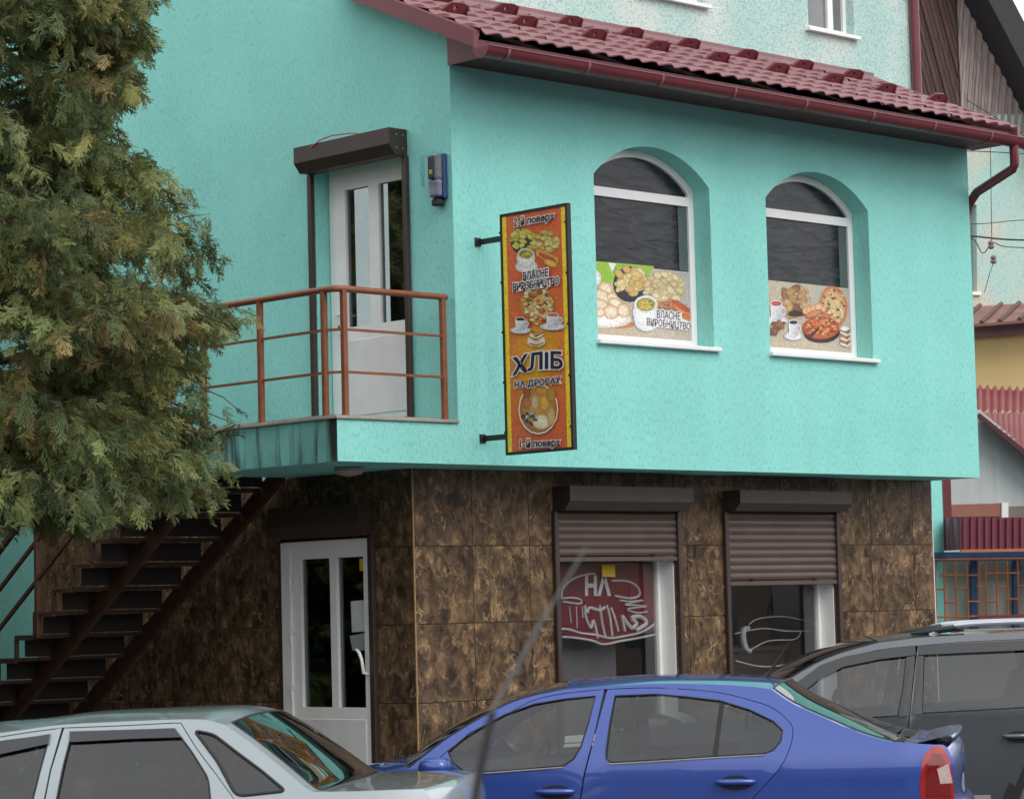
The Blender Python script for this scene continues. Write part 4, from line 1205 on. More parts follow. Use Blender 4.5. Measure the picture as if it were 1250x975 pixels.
# wooden gable house
n1 = Pl(1215, 300, 46, 20)
N1 = empty('wooden_gable_house', tuple(n1.o.xy) + (0,), 'weathered house with brown board gable and peeling pale turquoise lower wall', 'building')
RC2 = roughcast('peeling_turquoise_wall', rgb(166, 206, 198), rgb(186, 206, 200), rgb(206, 198, 184), (.75, .78, .76), .35)
b_ = n1.ab(1215, 746)[1]
lo = [n1.ab(1080, 140), n1.ab(1318, 140), (n1.ab(1318, 140)[0], 0), (n1.ab(1080, 140)[0], 0)]
win_h = [n1.ab(1160, 248), n1.ab(1192, 250), n1.ab(1193, 358), n1.ab(1160, 358)]
n1m = MB().prism(lo, lambda a, b, d: n1.w(a, b, d), .3, [win_h]); n1m.build('wall', RC2, N1)
nw = MB(); nw.prism(win_h, lambda a, b, d: n1.w(a, b, .15 + d), .02); nw.build('window', mat('dull_pane', rgb(150, 156, 152), .15, spec=.6), N1)
n1.slab(MB(), [(1160, 355), (1198, 356), (1198, 360), (1160, 360)], -.05, .15).build('sill', PVC, N1)
def boards(name, mt, reg, step, lean, d0, parent):
    """vertical or leaning boards clipped to a pixel region, each with its own depth"""
    m = MB()
    us = np.arange(min(p[0] for p in reg) - 60, max(p[0] for p in reg) + 60, step)
    for k, u in enumerate(us):
        strip = [(u, -60), (u + step * .9, -60), (u + step * .9 + lean, 170), (u + lean, 170)]
        q = clip(strip, reg)
        if len(q) >= 3: n1.slab(m, q, d0 - .03 * (k % 2) - random.uniform(0, .02), .03)
    return m.build(name, mt, parent, kind='stuff')
def clip(sub, cl):
    cl = ccw(cl); out = list(sub)
    for i in range(len(cl)):
        ax, ay = cl[i]; bx, by = cl[(i + 1) % len(cl)]
        ins = lambda p: (bx - ax) * (p[1] - ay) - (by - ay) * (p[0] - ax) >= -1e-9
        inp, out = out, []
        for j in range(len(inp)):
            p, q = inp[j - 1], inp[j]
            if ins(p) != ins(q):
                d1 = (bx - ax) * (p[1] - ay) - (by - ay) * (p[0] - ax); d2 = (bx - ax) * (q[1] - ay) - (by - ay) * (q[0] - ax)
                t = d1 / (d1 - d2); out.append((p[0] + t * (q[0] - p[0]), p[1] + t * (q[1] - p[1])))
            if ins(q): out.append(q)
        if not out: return []
    return out
WOOD1 = mat('dark_brown_boards', rgb(92, 66, 60), .85, rgb(62, 46, 44), 3, stretch=(8, 8, .5), bump=.3)
WOOD2 = mat('weathered_maroon_boards', rgb(124, 100, 96), .9, rgb(170, 160, 156), 9, .5, stretch=(6, 6, .35), bump=.3)
n1.slab(MB(), [(1100, -60), (1185, -60), (1312, 172), (1100, 150)], 0.06, .1).build('gable_backing', mat('dark_board_gap', rgb(44, 34, 33), .9), N1)
boards('ribbed_boards', WOOD1, [(1100, -60), (1164, -60), (1172, 140), (1100, 140)], 5.2, 62, .0, N1)
boards('gable_boards', WOOD2, [(1166, -60), (1190, -60), (1308, 172), (1174, 150)], 4.2, -16, .02, N1)
n1.slab(MB(), [(1175, -60), (1205, -60), (1330, 180), (1318, 212)], -.7, .75).build('roof_edge', mat('dark_roof_edge', rgb(44, 40, 44), .7), N1)
# yellow house
n2 = Pl(1220, 440, 38, -8)
N2 = empty('yellow_house', tuple(n2.o.xy) + (0,), 'yellow rendered house with rusty sheet roof seen past the bakery corner', 'building')
n2.slab(MB(), [(1150, 405), (1345, 397), (1345, 760), (1150, 760)], 0, .3).build('wall', mat('yellow_render', rgb(226, 194, 138), .9, rgb(210, 178, 124), 1.5, bump=.2), N2)
n2.slab(MB(), [(1150, 402), (1350, 386), (1350, 400), (1150, 415)], -.15, .12).build('fascia', mat('faded_pink_fascia', rgb(160, 118, 116), .8, rgb(120, 96, 104), 3), N2)
r2 = MB(); p0 = [n2.w(*n2.ab(u, v, -.5), -.5) for u, v in ((1150, 402), (1352, 386))]; p1 = [n2.w(*n2.ab(u, v, 1.6), 1.6) for u, v in ((1150, 380), (1352, 366.5))]
r2.add([p0[0], p0[1], p1[1], p1[0]] + [p + Vector((0, 0, .04)) for p in (p0[0], p0[1], p1[1], p1[0])], [(3, 2, 1, 0), (4, 5, 6, 7), (0, 1, 5, 4), (2, 3, 7, 6)])
r2.build('roof', mat('rusty_sheet_roof', rgb(134, 92, 80), .75, rgb(104, 74, 68), 2.5, .4), N2)
for t in (.11, .24, .35, .47, .6, .73, .86):
    a = p0[0].lerp(p0[1], t) + Vector((0, 0, .05)); b = p1[0].lerp(p1[1], t + .12) + Vector((0, 0, .05))
    MB().tube([a, b], .035, 6).build('roof_seam', mat('rusty_seam', rgb(92, 62, 56), .8), N2)
# grey gable house with red corrugated roofs
n3 = Pl(1215, 560, 34, 14)
N3 = empty('grey_gable_house', tuple(n3.o.xy) + (0,), 'pale grey boarded gable house with red corrugated roof behind the barred kiosk', 'building')
n3.slab(MB(), [(1130, 500), (1196, 500), (1330, 611), (1330, 760), (1130, 760)], 0, .3).build('wall', mat('pale_grey_boards', rgb(190, 194, 194), .8, rgb(170, 175, 176), 2, stretch=(5, 5, .3), bump=.15), N3)
def corrug(pl, q0, q1, d0, d1, n, amp, mt, name, parent):
    """sheet between eave line q0 (px, px at depth d0) and ridge line q1 (at depth d1)"""
    A = [pl.w(*pl.ab(*p, d0), d0) for p in q0]; B = [pl.w(*pl.ab(*p, d1), d1) for p in q1]
    nrm = (A[1] - A[0]).cross(B[0] - A[0]).normalized()
    if nrm.z < 0: nrm = -nrm
    rows = []
    for e0, e1 in ((A[0], A[1]), (B[0], B[1])):
        rows.append([e0.lerp(e1, i / (n * 6)) + nrm * amp * math.cos(2 * PI * i / 6) for i in range(n * 6 + 1)])
    m = MB(); m.grid(rows)
    return m.build(name, mt, parent, smooth=60)
REDC = mat('faded_red_corrugated', rgb(132, 62, 64), .6, rgb(148, 86, 86), 1.4)
REDC2 = mat('pinkish_red_corrugated', rgb(146, 86, 88), .6, rgb(132, 74, 76), 2)
corrug(n3, [(1160, 501), (1340, 506)], [(1160, 470), (1340, 479)], 1.0, 2.3, 20, .035, REDC, 'upper_roof', N3)
corrug(n3, [(1196, 511), (1340, 624)], [(1194, 503), (1340, 506)], -.3, 1.0, 22, .03, REDC2, 'lower_roof', N3)
n3.slab(MB(), [(1192, 508), (1196, 504), (1340, 620), (1340, 630)], -.34, .03).build('barge_board', mat('dark_red_board', rgb(74, 44, 44), .8), N3)
n3.slab(MB(), [(1158, 616), (1223, 614), (1223, 630), (1158, 631)], -.12, .1).build('beam', mat('red_brown_beam', rgb(150, 96, 84), .7), N3)
n3.slab(MB(), [(1223, 613), (1231, 613), (1231, 632), (1223, 632)], -.14, .13).build('white_post', PVC_PANEL, N3)
n3.slab(MB(), [(1231, 618), (1330, 615), (1330, 631), (1231, 632)], -.1, .08).build('beam', mat('grey_beam', rgb(120, 112, 102), .7), N3)
tag(n3.slab(MB(), [(1150.5, 560), (1160, 560), (1162, 640), (1152.5, 640)], -1.4, .12).build('maroon_post', mat('maroon_post', rgb(104, 34, 42), .5)), 'dark red post between the bakery and the barred kiosk', 'post')
# barred kiosk
n4 = Pl(1200, 660, 30, 1)
N4 = empty('barred_kiosk', tuple(n4.o.xy) + (0,), 'kiosk with maroon profiled fascia, blue frames and orange window bars', 'kiosk')
PROF = mat('maroon_profiled_sheet', rgb(124, 52, 68), .42, rgb(112, 46, 62), 3)
def ribs(pl, u0, u1, v0, v1, n, d, parent, tilt=0):
    for i in range(n):
        ua, ub = u0 + (u1 - u0) * i / n, u0 + (u1 - u0) * (i + 1) / n
        w = ub - ua
        m = MB()
        A = [(ua, 0), (ua + w * .30, 0), (ua + w * .42, -.035), (ua + w * .88, -.035), (ub, 0)]
        m.grid([[pl.w(*pl.ab(u, v0 + (u - u0) * tilt, d), d + dd) for u, dd in A], [pl.w(*pl.ab(u, v1 + (u - u0) * tilt, d), d + dd) for u, dd in A]])
        m.build('fascia_sheet', PROF, parent)
ribs(n4, 1172, 1390, 632, 671, 25, -.5, N4, -.01)
lp = Pl(1172, 660, n4.o.length, 0)
cnr_t, cnr_b = n4.w(*n4.ab(1172, 632, -.5), -.5), n4.w(*n4.ab(1174, 671, -.5), -.5)
bk_t, bk_b = n4.w(*n4.ab(1128, 632, 1.2), 1.2), n4.w(*n4.ab(1130, 673, 1.2), 1.2)
for i in range(5):
    m = MB(); m.grid([[cnr_t.lerp(bk_t, (i + e) / 5) + n4.h * (-.03 if 0 < e < .6 else 0) for e in (0, .12, .5, .62, 1)], [cnr_b.lerp(bk_b, (i + e) / 5) + n4.h * (-.03 if 0 < e < .6 else 0) for e in (0, .12, .5, .62, 1)]])
    m.build('fascia_sheet', PROF, N4)
n4.slab(MB(), [(1173, 670.5), (1390, 667), (1390, 670.5), (1173, 674)], -.56, .06).build('fascia_trim', mat('orange_trim', rgb(186, 110, 84), .6), N4)
BLUE = mat('blue_paint_frame', rgb(40, 78, 120), .6, rgb(30, 60, 100), 6)
ORG = mat('orange_bar_paint', rgb(176, 96, 56), .6, rgb(150, 78, 46), 10)
n4.slab(MB(), [(1128, 674), (1390, 670), (1390, 682), (1128, 685)], -.05, .1).build('beam', BLUE, N4)
n4.slab(MB(), [(1128, 684), (1390, 681), (1390, 780), (1128, 782)], .12, .04).build('pane', mat('kiosk_glass', rgb(120, 130, 126), .15, rgb(170, 166, 156), 2.2, .3, stretch=(1.5, 1.5, .3), spec=.6), N4)
n4.slab(MB(), [(1128, 782), (1390, 780), (1390, 900), (1128, 900)], 0, .3).build('wall', mat('kiosk_wall', rgb(90, 80, 76), .8), N4)
for u in (1185.5, 1237, 1290, 1340, 1382):
    n4.slab(MB(), [(u, 684), (u + 7.5, 684), (u + 8.5, 782), (u + 1, 782)], 0, .1).build('frame_post', BLUE, N4)
def pbar(a, b, w=.022, d=-.08):
    p, q = n4.w(*n4.ab(*a, d), d), n4.w(*n4.ab(*b, d), d)
    MB().tube([p, q], w / 2, 6).build('bar', ORG, N4)
for k, u in enumerate((1141, 1152, 1166, 1180, 1195, 1203, 1216, 1229, 1242, 1254, 1268, 1281, 1294, 1307, 1320, 1333, 1346, 1359, 1372)):
    pbar((u, 684), (u + 2, 760))
for a, b in (((1136, 683), (1385, 680)), ((1140, 719), (1154, 719)), ((1153, 735), (1168, 735)), ((1167, 718), (1182, 718)), ((1181, 734), (1196, 734)), ((1192, 716), (1205, 716)), ((1205, 734), (1218, 734)), ((1217, 716), (1231, 716)), ((1230, 731), (1244, 731)), ((1242, 715), (1260, 715)), ((1140, 753), (1385, 748)), ((1148, 702), (1194, 702)), ((1204, 700), (1245, 699))):
    pbar(a, b)
n4.slab(MB(), [(1194, 751), (1388, 746), (1388, 750), (1194, 755)], -.1, .06).build('sill', mat('dark_red_sill', rgb(120, 50, 50), .6), N4)
# wires and insulators
n5 = Pl(1215, 300, 40, 0)
def wire(pts, r, label):
    P = [n5.w(*n5.ab(u, v), k * .01) for k, (u, v) in enumerate(pts)]
    o = MB().tube([tuple(p) for p in smoothline(P, 5)], r, 6).build('overhead_wire', mat('wire_black', rgb(40, 40, 42), .6))
    tag(o, label, 'wire', 'overhead wires beside the bakery')
wire([(1150, 286), (1190, 288.5), (1215, 291), (1240, 292.5), (1300, 294)], .013, 'thick black overhead wire carrying the two insulators')
wire([(1150, 292), (1186, 291), (1200, 309), (1212, 296), (1230, 301), (1300, 303)], .008, 'thin black overhead wire sagging just under the thick one')
wire([(1150, 274), (1200, 273), (1240, 269), (1300, 267)], .006, 'thin overhead wire just above the thick one')
wire([(1150, 184), (1200, 185), (1250, 187.5), (1300, 189)], .007, 'thin overhead wire right below the gutter end')
wire([(1180, 122), (1215, 143), (1260, 172)], .007, 'short slanting wire across the brown boarded gable')
wire([(1209, 180), (1210, 240), (1211, 296)], .006, 'thin vertical wire dropping to the insulators')
wire([(1213, 320), (1208, 335), (1202, 357)], .006, 'thin wire running down from the lower insulator')
wire([(1185, 478), (1194, 480), (1250, 479)], .007, 'thin wire across the yellow house wall') if False else None
for k, (u, v) in enumerate(((1210, 299), (1213, 317))):
    p = n5.w(*n5.ab(u, v), .02)
    m = MB(); m.tube([p + Vector((0, 0, z)) for z in (-.06, -.04, -.01, 0, .03, .05, .07)], [.02, .05, .05, .03, .045, .04, .015], 8)
    tag(m.build('insulator', mat('grey_brown_insulator', rgb(120, 110, 104), .4)), ('upper' if k == 0 else 'lower') + ' of the two small insulators on the wires', 'insulator', 'insulators on the wires')

# ------------------------------------------------------------------ cars
def paint(name, c, rough=.35, metal=.35, coat=1.0):
    return mat(name, c, rough, tuple(x * .93 for x in c), 2.5, metal=metal, coat=coat)
CGLASS = glass('tinted_car_glass', (.48, .51, .52), 1.7)
CGLASS_G = glass('green_rear_glass', (.16, .30, .27), 1.0)
SEATM = mat('grey_seat_cloth', rgb(70, 70, 74), .95, rgb(56, 56, 60), 12)
SEAL = mat('black_rubber_seal', rgb(24, 24, 26), .6, rgb(20, 20, 22), 10)
TYRE = mat('tyre_rubber', rgb(34, 34, 35), .85)
RIM = mat('alloy_rim', rgb(150, 152, 156), .35, metal=.8)
REDL = mat('red_lamp_lens', rgb(160, 26, 28), .12, rgb(150, 22, 26), 30, coat=1)
CLRL = mat('clear_lamp_lens', rgb(196, 176, 168), .15, rgb(176, 150, 146), 30, coat=1)
CHROME = mat('satin_silver', rgb(190, 194, 200), .25, metal=.7)
def shrink(poly, d):
    poly = ccw(poly); n = len(poly); out = []
    for i in range(n):
        a, b, c = Vector(poly[i - 1]), Vector(poly[i]), Vector(poly[(i + 1) % n])
        t = (c - a)
        if t.length < 1e-9: out.append(tuple(b)); continue
        t.normalize(); nn = Vector((-t.y, t.x))
        out.append(tuple(b + nn * d))
    return out
class Car:
    def __init__(s, name, label, depth, u, yaw, width, zb, tum, body, xend, cat='car'):
        fh = Vector((FW.x, FW.y, 0)).normalized(); rh = Vector((fh.y, -fh.x, 0)); a = math.radians(yaw)
        s.ex = rh * math.cos(a) - fh * math.sin(a); s.ey = fh * math.cos(a) + rh * math.sin(a)
        s.p0 = Vector((CAM.x, CAM.y, 0)) + fh * depth + rh * ((u - 625) / F_PX * depth)
        s.W, s.zb, s.tum, s.body = width, zb, tum, body
        s.x0, s.x1 = xend
        c = s.L((s.x0 + s.x1) / 2, width / 2, 0)
        s.root = empty(name, tuple(c), label, cat)
    def inset(s, x, z):
        zb = s.zb
        i = 0.0
        if z > zb - .06:
            q = z - (zb - .06)
            i += s.tum * q * (q / (q + .05)) + .10 * q * q
        elif z < zb - .25:
            i += .10 * (zb - .25 - z) ** 2
        e = max(0, x - (s.x1 - .42)); i += .55 * e * e
        e = max(0, (s.x0 + .55) - x); i += .45 * e * e
        return i
    def L(s, x, y, z):
        return s.p0 + s.ex * x + s.ey * y + Vector((0, 0, z))
    def tr(s, u, v):
        d = ray(u, v); i = 0
        for _ in range(12):
            q = s.p0 + s.ey * i
            t = (q - CAM).dot(s.ey) / d.dot(s.ey)
            p = CAM + d * t
            x, z = (p - s.p0).dot(s.ex), p.z
            i = .5 * i + .5 * s.inset(x, z)
        return (x, z)
    def trs(s, pts, k=0):
        q = [s.tr(*p) for p in pts]
        return smoothline(q, k) if k else q
    def map(s, side, off):
        if side > 0: return lambda a, b, d: s.L(a, s.inset(a, b) - off + d, b)
        return lambda a, b, d: s.L(a, s.W - s.inset(a, b) + off - d, b)
    def panel(s, name, poly, holes, mt, off=0, th=.02, both=True, parent=None, grid=.07, sides=None):
        res = []
        for side in (sides or ((1, -1) if both else (1,))):
            m = MB(); m.prism(poly, s.map(side, off), th, holes, grid=grid)
            if side < 0: m.f = [f[::-1] for f in m.f]
            res.append(m.build(name, mt, (parent[len(res)] if isinstance(parent, list) else parent) or s.root, smooth=42))
        return res
    def line(s, name, pts, r, mt, off=0, closed=True, parent=None):
        res = []
        for side in (1, -1):
            f = s.map(side, off)
            P = [f(a, b, 0) for a, b in pts]
            if closed: P = P + [P[0], P[1]]
            res.append(MB().tube(P, r, 5, cap=False).build(name, mt, (parent[len(res)] if parent else s.root), smooth=80))
        return res
    def loft(s, name, pts, mt, camber, bulge=0, margin=0, smat=None, n=14, off=0):
        cs = camber if isinstance(camber, tuple) else (camber, camber); bs_ = bulge if isinstance(bulge, tuple) else (bulge, bulge)
        x_a, z_a = pts[0]; tot = sum(math.dist(pts[j], pts[j + 1]) for j in range(len(pts) - 1)); acc = [0]
        for j in range(len(pts) - 1): acc.append(acc[-1] + math.dist(pts[j], pts[j + 1]) / tot)
        def rows(s0, s1, k):
            out = []
            for j, (x, z) in enumerate(pts):
                camber = cs[0] + (cs[1] - cs[0]) * acc[j]; bulge = bs_[0] + (bs_[1] - bs_[0]) * acc[j]
                i = s.inset(x, z)
                r = []
                for e in np.linspace(s0, s1, k):
                    q = 1 - abs(e) ** 2.4
                    r.append(s.L(x + bulge * q, i + (s.W - 2 * i) * (e + 1) / 2, z + camber * q + off))
                out.append(r)
            return out
        e = 1 - margin
        m = MB(); m.grid(rows(-e, e, n))
        o = m.build(name, mt, s.root, smooth=50)
        if margin:
            for ea, eb in ((-1, -e), (e, 1)):
                MB().grid(rows(ea, eb, 3)).build('pillar', smat, s.root, smooth=50)
            rr = rows(-e, e, n)
            loop = [r[0] for r in rr] + rr[-1][1:] + [r[-1] for r in reversed(rr)][1:] + list(reversed(rr[0]))[1:-1]
            MB().tube(loop + [loop[0]], .006, 5, cap=False).build('window_seal', SEAL, o, smooth=80)
        return o
    def wheels(s, xs, r=.32):
        for x in xs:
            for side in (0, 1):
                y = .10 if side == 0 else s.W - .10
                cpt = s.L(x, y, r + .005)
                sg = -1 if side == 0 else 1
                w = empty('wheel', (0, 0, 0)); w.parent = s.root; w.location = -s.root.location
                def lathe(prof):
                    rows = [[cpt + s.ey * (sg * yy) + s.ex * (rr * math.cos(t)) + Vector((0, 0, rr * math.sin(t))) for t in np.linspace(0, 2 * PI, 25)] for rr, yy in prof]
                    mm = MB(); mm.grid(rows)
                    if sg > 0: mm.f = [f[::-1] for f in mm.f]
                    return mm
                lathe([(r * .62, -.1), (r * .95, -.1), (r, -.07), (r, .07), (r * .95, .09), (r * .64, .085)]).build('tyre', TYRE, w, smooth=40)
                lathe([(r * .64, .075), (r * .6, .05), (r * .5, .06), (r * .2, .075), (.001, .075)]).build('rim', RIM, w, smooth=40)
    def bottom(s, xs, r=.36, zl=.24):
        """under edge of the body side, from rear to front, with wheel arches"""
        out = []
        for x in sorted(xs, reverse=True):
            out += [(x + r * math.cos(t), .30 + r * math.sin(t)) for t in np.linspace(-.15, PI + .15, 13)]
        return [(s.x1 - .12, zl)] + out + [(s.x0 + .12, zl)]
    def inner(s, xb, dash_x, rear_x=None, hi=0.0):
        dark = mat('car_interior_black', rgb(26, 26, 28), .9)
        m = MB()
        a, b, z0, z1, y0, y1 = s.x0 + .25, s.x1 - .2, .22, s.zb - .16, .10, s.W - .10
        P = [s.L(x, y, z) for z in (z0, z1 - .12) for x, y in ((a, y0), (b, y0), (b, y1), (a, y1))]
        m.add(P, [(0, 3, 2, 1), (4, 5, 6, 7), (0, 1, 5, 4), (1, 2, 6, 5), (2, 3, 7, 6), (3, 0, 4, 7)])
        m.build('floor_pan', dark, s.root)
        d = MB(); P = [s.L(x, y, z) for y in (.16, s.W - .16) for x, z in ((dash_x - .25, z1 - .05), (dash_x + .12, z1 - .05), (dash_x + .16, z1 + .03), (dash_x + .05, z1 + .12), (dash_x - .25, z1 + .10))]
        d.add(P, [(4, 3, 2, 1, 0), (5, 6, 7, 8, 9)] + [(i, (i + 1) % 5, (i + 1) % 5 + 5, i + 5) for i in range(5)]); d.build('dashboard', dark, s.root)
        r = [s.L(dash_x + .28 + .05 * math.sin(t), .42 + .18 * math.cos(t), z1 + .10 + .18 * math.sin(t)) for t in np.linspace(0, 2 * PI, 17)]
        MB().tube(r, .016, 6, cap=False).build('steering_wheel', dark, s.root)
        def slab(mb, x0_, z0_, x1_, z1_, ya, yb_, th):
            ux, uz = x1_ - x0_, z1_ - z0_; l = math.hypot(ux, uz); nx, nz = -uz / l * th, ux / l * th
            mb.obox(s.L(x0_, ya, z0_), s.ex * ux + Vector((0, 0, uz)), s.ey * (yb_ - ya), s.ex * nx + Vector((0, 0, nz)))
        rows_ = [(xb, ((.20, .66), (s.W - .66, s.W - .20)))]
        rows_.append((rear_x if rear_x else xb + .85, ((.18, .62), (.66, s.W - .66), (s.W - .62, s.W - .18))))
        for (x_, ys_) in rows_:
            for ya, yb_ in ys_:
                q = MB(); slab(q, x_, z1 - .25 + hi, x_ + .16, z1 + .30 + hi, ya, yb_, .12); q.build('seat', SEATM, s.root, bevel=.035)
                q = MB(); slab(q, x_ + .16, z1 + .33 + hi, x_ + .20, z1 + .48 + hi, ya + .1, yb_ - .1, .09); q.build('headrest', SEATM, s.root, bevel=.035)
def door(c, poly, win, handle_px, sub=None):
    ds = c.panel('door', shrink(poly, .0025), [win], c.body)
    g = c.panel('door_glass', shrink(win, -.012), [], CGLASS, off=-.010, th=.005, parent=ds)
    c.line('window_seal', win, .0055, SEAL, off=.0, parent=ds)
    if handle_px:
        hx, hz = c.tr(*handle_px)
        cup_ = [(hx + .10 * math.cos(t), hz + .045 * math.sin(t)) for t in np.linspace(0, 2 * PI, 16, endpoint=False)]
        c.panel('handle_recess_shade', cup_, [], mat('handle_shadow', rgb(20, 22, 40), .6), off=.002, th=.004, parent=ds, grid=None)  # flat dark patch painted for the shade in the handle cup
        for side, d in ((1, ds[0]), (-1, ds[1])):
            f = c.map(side, 0)
            MB().tube([f(hx + a, hz + .006, -o_) for a, o_ in ((-.115, .012), (-.09, .03), (0, .038), (.09, .03), (.115, .012))], [.012, .018, .02, .018, .012], 8).build('handle', c.body, d, smooth=60)
    return ds

# --- blue liftback
bc = Car('parked_car', 'blue liftback car with boot spoiler parked in front of the shop windows', 16.3, 735, 11, 1.77, .97, .34, paint('blue_car_paint', rgb(46, 74, 154), .32, .3), (-2.3, 2.35))
c = bc
tail = c.tr(1150, 909)
c.x1 = tail[0] + .10; c.x0 = c.x1 - 4.57
cw = c.tr(500, 937)
hood = [(c.x0 + .02, .62), (c.x0 + .08, .74), (c.x0 + .35, .84), (cw[0] - .35, cw[1] - .06), cw]
wsh = c.trs([(500, 937), (548, 900), (602, 868), (640, 852), (690, 841)], 3)
rfl = c.trs([(690, 841), (738, 837), (800, 834), (872, 835), (920, 838), (942, 841)], 3)
rwl = c.trs([(942, 841), (969, 859), (1016, 880), (1052, 895), (1084, 904), (1100, 906)], 3)
btl = c.trs([(1100, 906), (1125, 907.5), (1150, 909)], 2)
tx, tz = tail
tll = smoothline([(tx, tz), (tx + .035, tz - .03), (tx + .06, tz - .14), (tx + .05, tz - .32), (tx + .09, tz - .38), (tx + .10, .5), (tx + .06, .26)], 3)
fr = [(c.x0 + .10, .24), (c.x0 + .02, .4), (c.x0 + .02, .62)]
top_chain = hood[:-1] + wsh[:-1] + rfl[:-1] + rwl[:-1] + btl[:-1] + tll
wx = (c.x0 + .92, c.x0 + .92 + 2.578)
frame = c.trs([(519, 940), (562, 904), (630, 865), (652, 854), (688, 846), (738, 841)], 3)
frame_r = c.trs([(741, 841), (800, 839), (872, 844), (919, 855), (944, 864), (962, 879), (968, 891), (964, 913), (951, 938), (919, 974)], 3)
bse = c.trs([(726, 894), (713, 944), (708, 975)])
bs_x = bse[-1][0] - .01
xf = frame[0][0] - .02
fd = frame + bse + [(bs_x, .30), (xf + .02, .30), (xf - .03, .7)]
rx = frame_r[-1][0]
rd = frame_r + [(rx - .12, .55), (rx - .28, .30), (bs_x + .004, .30)] + list(reversed([(a + .004, b) for a, b in bse]))
opening = frame + frame_r + [(rx - .12, .55), (rx - .28, .295), (xf + .02, .295), (xf - .035, .7)]
side = top_chain + c.bottom(wx) + fr[:-1]
c.panel('body_side', side, [shrink(opening, -.002)], c.body)
w1 = c.trs([(547, 917), (573, 895), (616, 872), (652, 859), (688, 853), (727, 849), (718, 883), (709, 911), (700, 926), (688, 934), (616, 940), (569, 943), (553, 930)])
w2 = c.trs([(751, 849), (800, 847), (836, 850), (879, 855), (915, 866), (944, 880), (955, 891), (953, 904), (944, 915), (933, 919), (800, 927), (746, 930), (740, 925), (740, 917), (745, 880)])
d1 = door(c, fd, w1, (678, 967)); d2 = door(c, rd, w2, (898, 955))
dv = c.trs([(879, 853), (884, 856), (875, 924), (869, 925)])
c.panel('window_divider', dv, [], SEAL, off=-.002, th=.008, parent=d2, grid=None)
TRIMG = mat('grey_belt_trim', rgb(150, 150, 148), .4)
c.line('belt_trim', c.trs([(572, 944.5), (616, 941.5), (688, 936)]), .005, TRIMG, off=.003, closed=False, parent=d1)
c.line('belt_trim', c.trs([(744, 932), (800, 929), (870, 924.5), (933, 921)]), .005, TRIMG, off=.003, closed=False, parent=d2)
c.loft('bonnet', hood, c.body, (.02, .04), (-.12, -.14))
c.loft('windscreen', wsh, CGLASS, (.04, .042), (-.14, -.05), .05, c.body)
c.loft('roof', rfl, c.body, (.042, .036), (-.05, .03))
c.loft('rear_window', rwl, CGLASS_G, (.036, .012), (.03, .06), .07, c.body)
c.loft('boot_lid', btl, c.body, (.012, .008), (.06, .05))
c.loft('tailgate', tll, c.body, (.008, 0.0), (.05, .06))
c.loft('front_bumper', fr, c.body, (.01, .02), -.12)
sp = smoothline([(tx - .24, tz - .012), (tx - .12, tz + .018), (tx + .03, tz + .048), (tx + .06, tz + .034), (tx + .045, tz), (tx + .01, tz - .035)], 3)
c.loft('boot_spoiler', [(x, z) for x, z in sp], c.body, .012, .03)
tlp = c.trs([(1126, 927), (1131, 917), (1138, 911), (1146, 909), (1153, 912), (1159, 926), (1163, 945), (1165, 975)]) + [c.tr(1126, 990), c.tr(1123, 960)]
tls = c.panel('tail_light', tlp, [], REDL, off=.006, th=.02, grid=.04)
c.panel('brake_lens', c.trs([(1131, 935), (1140, 918), (1150, 920), (1154, 932), (1142, 937), (1146, 958), (1160, 958), (1161, 972), (1131, 972)]), [], mat('dark_red_lens', rgb(120, 14, 20), .1, coat=1), off=.013, th=.012, parent=tls, grid=.03)
c.panel('reversing_lamp', c.trs([(1144, 938), (1158, 931), (1163, 955), (1148, 956)]), [], CLRL, off=.016, th=.012, parent=tls, grid=.03)
c.inner(bs_x + .08, wsh[0][0] + .45)
c.wheels(wx)
mx_, mz_ = c.tr(538, 934)
for sg, nm in ((1, 'wing_mirror'), (-1, 'wing_mirror')):
    m = MB()
    rows = []
    for j in range(9):
        th = PI * j / 8
        rows.append([])
        for k in range(13):
            ph = 2 * PI * k / 12
            a = math.sin(th) * math.cos(ph); b_ = math.sin(th) * math.sin(ph); d_ = math.cos(th)
            pw = lambda t: math.copysign(abs(t) ** .7, t)
            yy = -.10 + .10 * pw(d_)
            rows[-1].append(c.L(mx_ + .09 * pw(a) * (1 if a > 0 else 1.25), yy if sg > 0 else c.W - yy, mz_ - .005 + .062 * pw(b_)))
    m.grid(rows)
    if sg < 0: m.f = [f[::-1] for f in m.f]
    o = m.build(nm, c.body, c.root, smooth=60)
    arm = MB(); y_ = .03
    arm.tube([c.L(mx_ + .04, y_ if sg > 0 else c.W - y_, mz_ - .05), c.L(mx_, -.06 if sg > 0 else c.W + .06, mz_ - .045)], .025, 8)
    arm.build('mirror_arm', BLACK, o)
ax_, az_ = c.tr(919, 838)
MB().tube([c.L(ax_, c.W / 2, az_ + .035), c.L(ax_ + .03, c.W / 2, az_ + .065), c.L(ax_ + .16, c.W / 2, az_ + .25)], [.02, .012, .004], 8).build('antenna', BLACK, c.root)

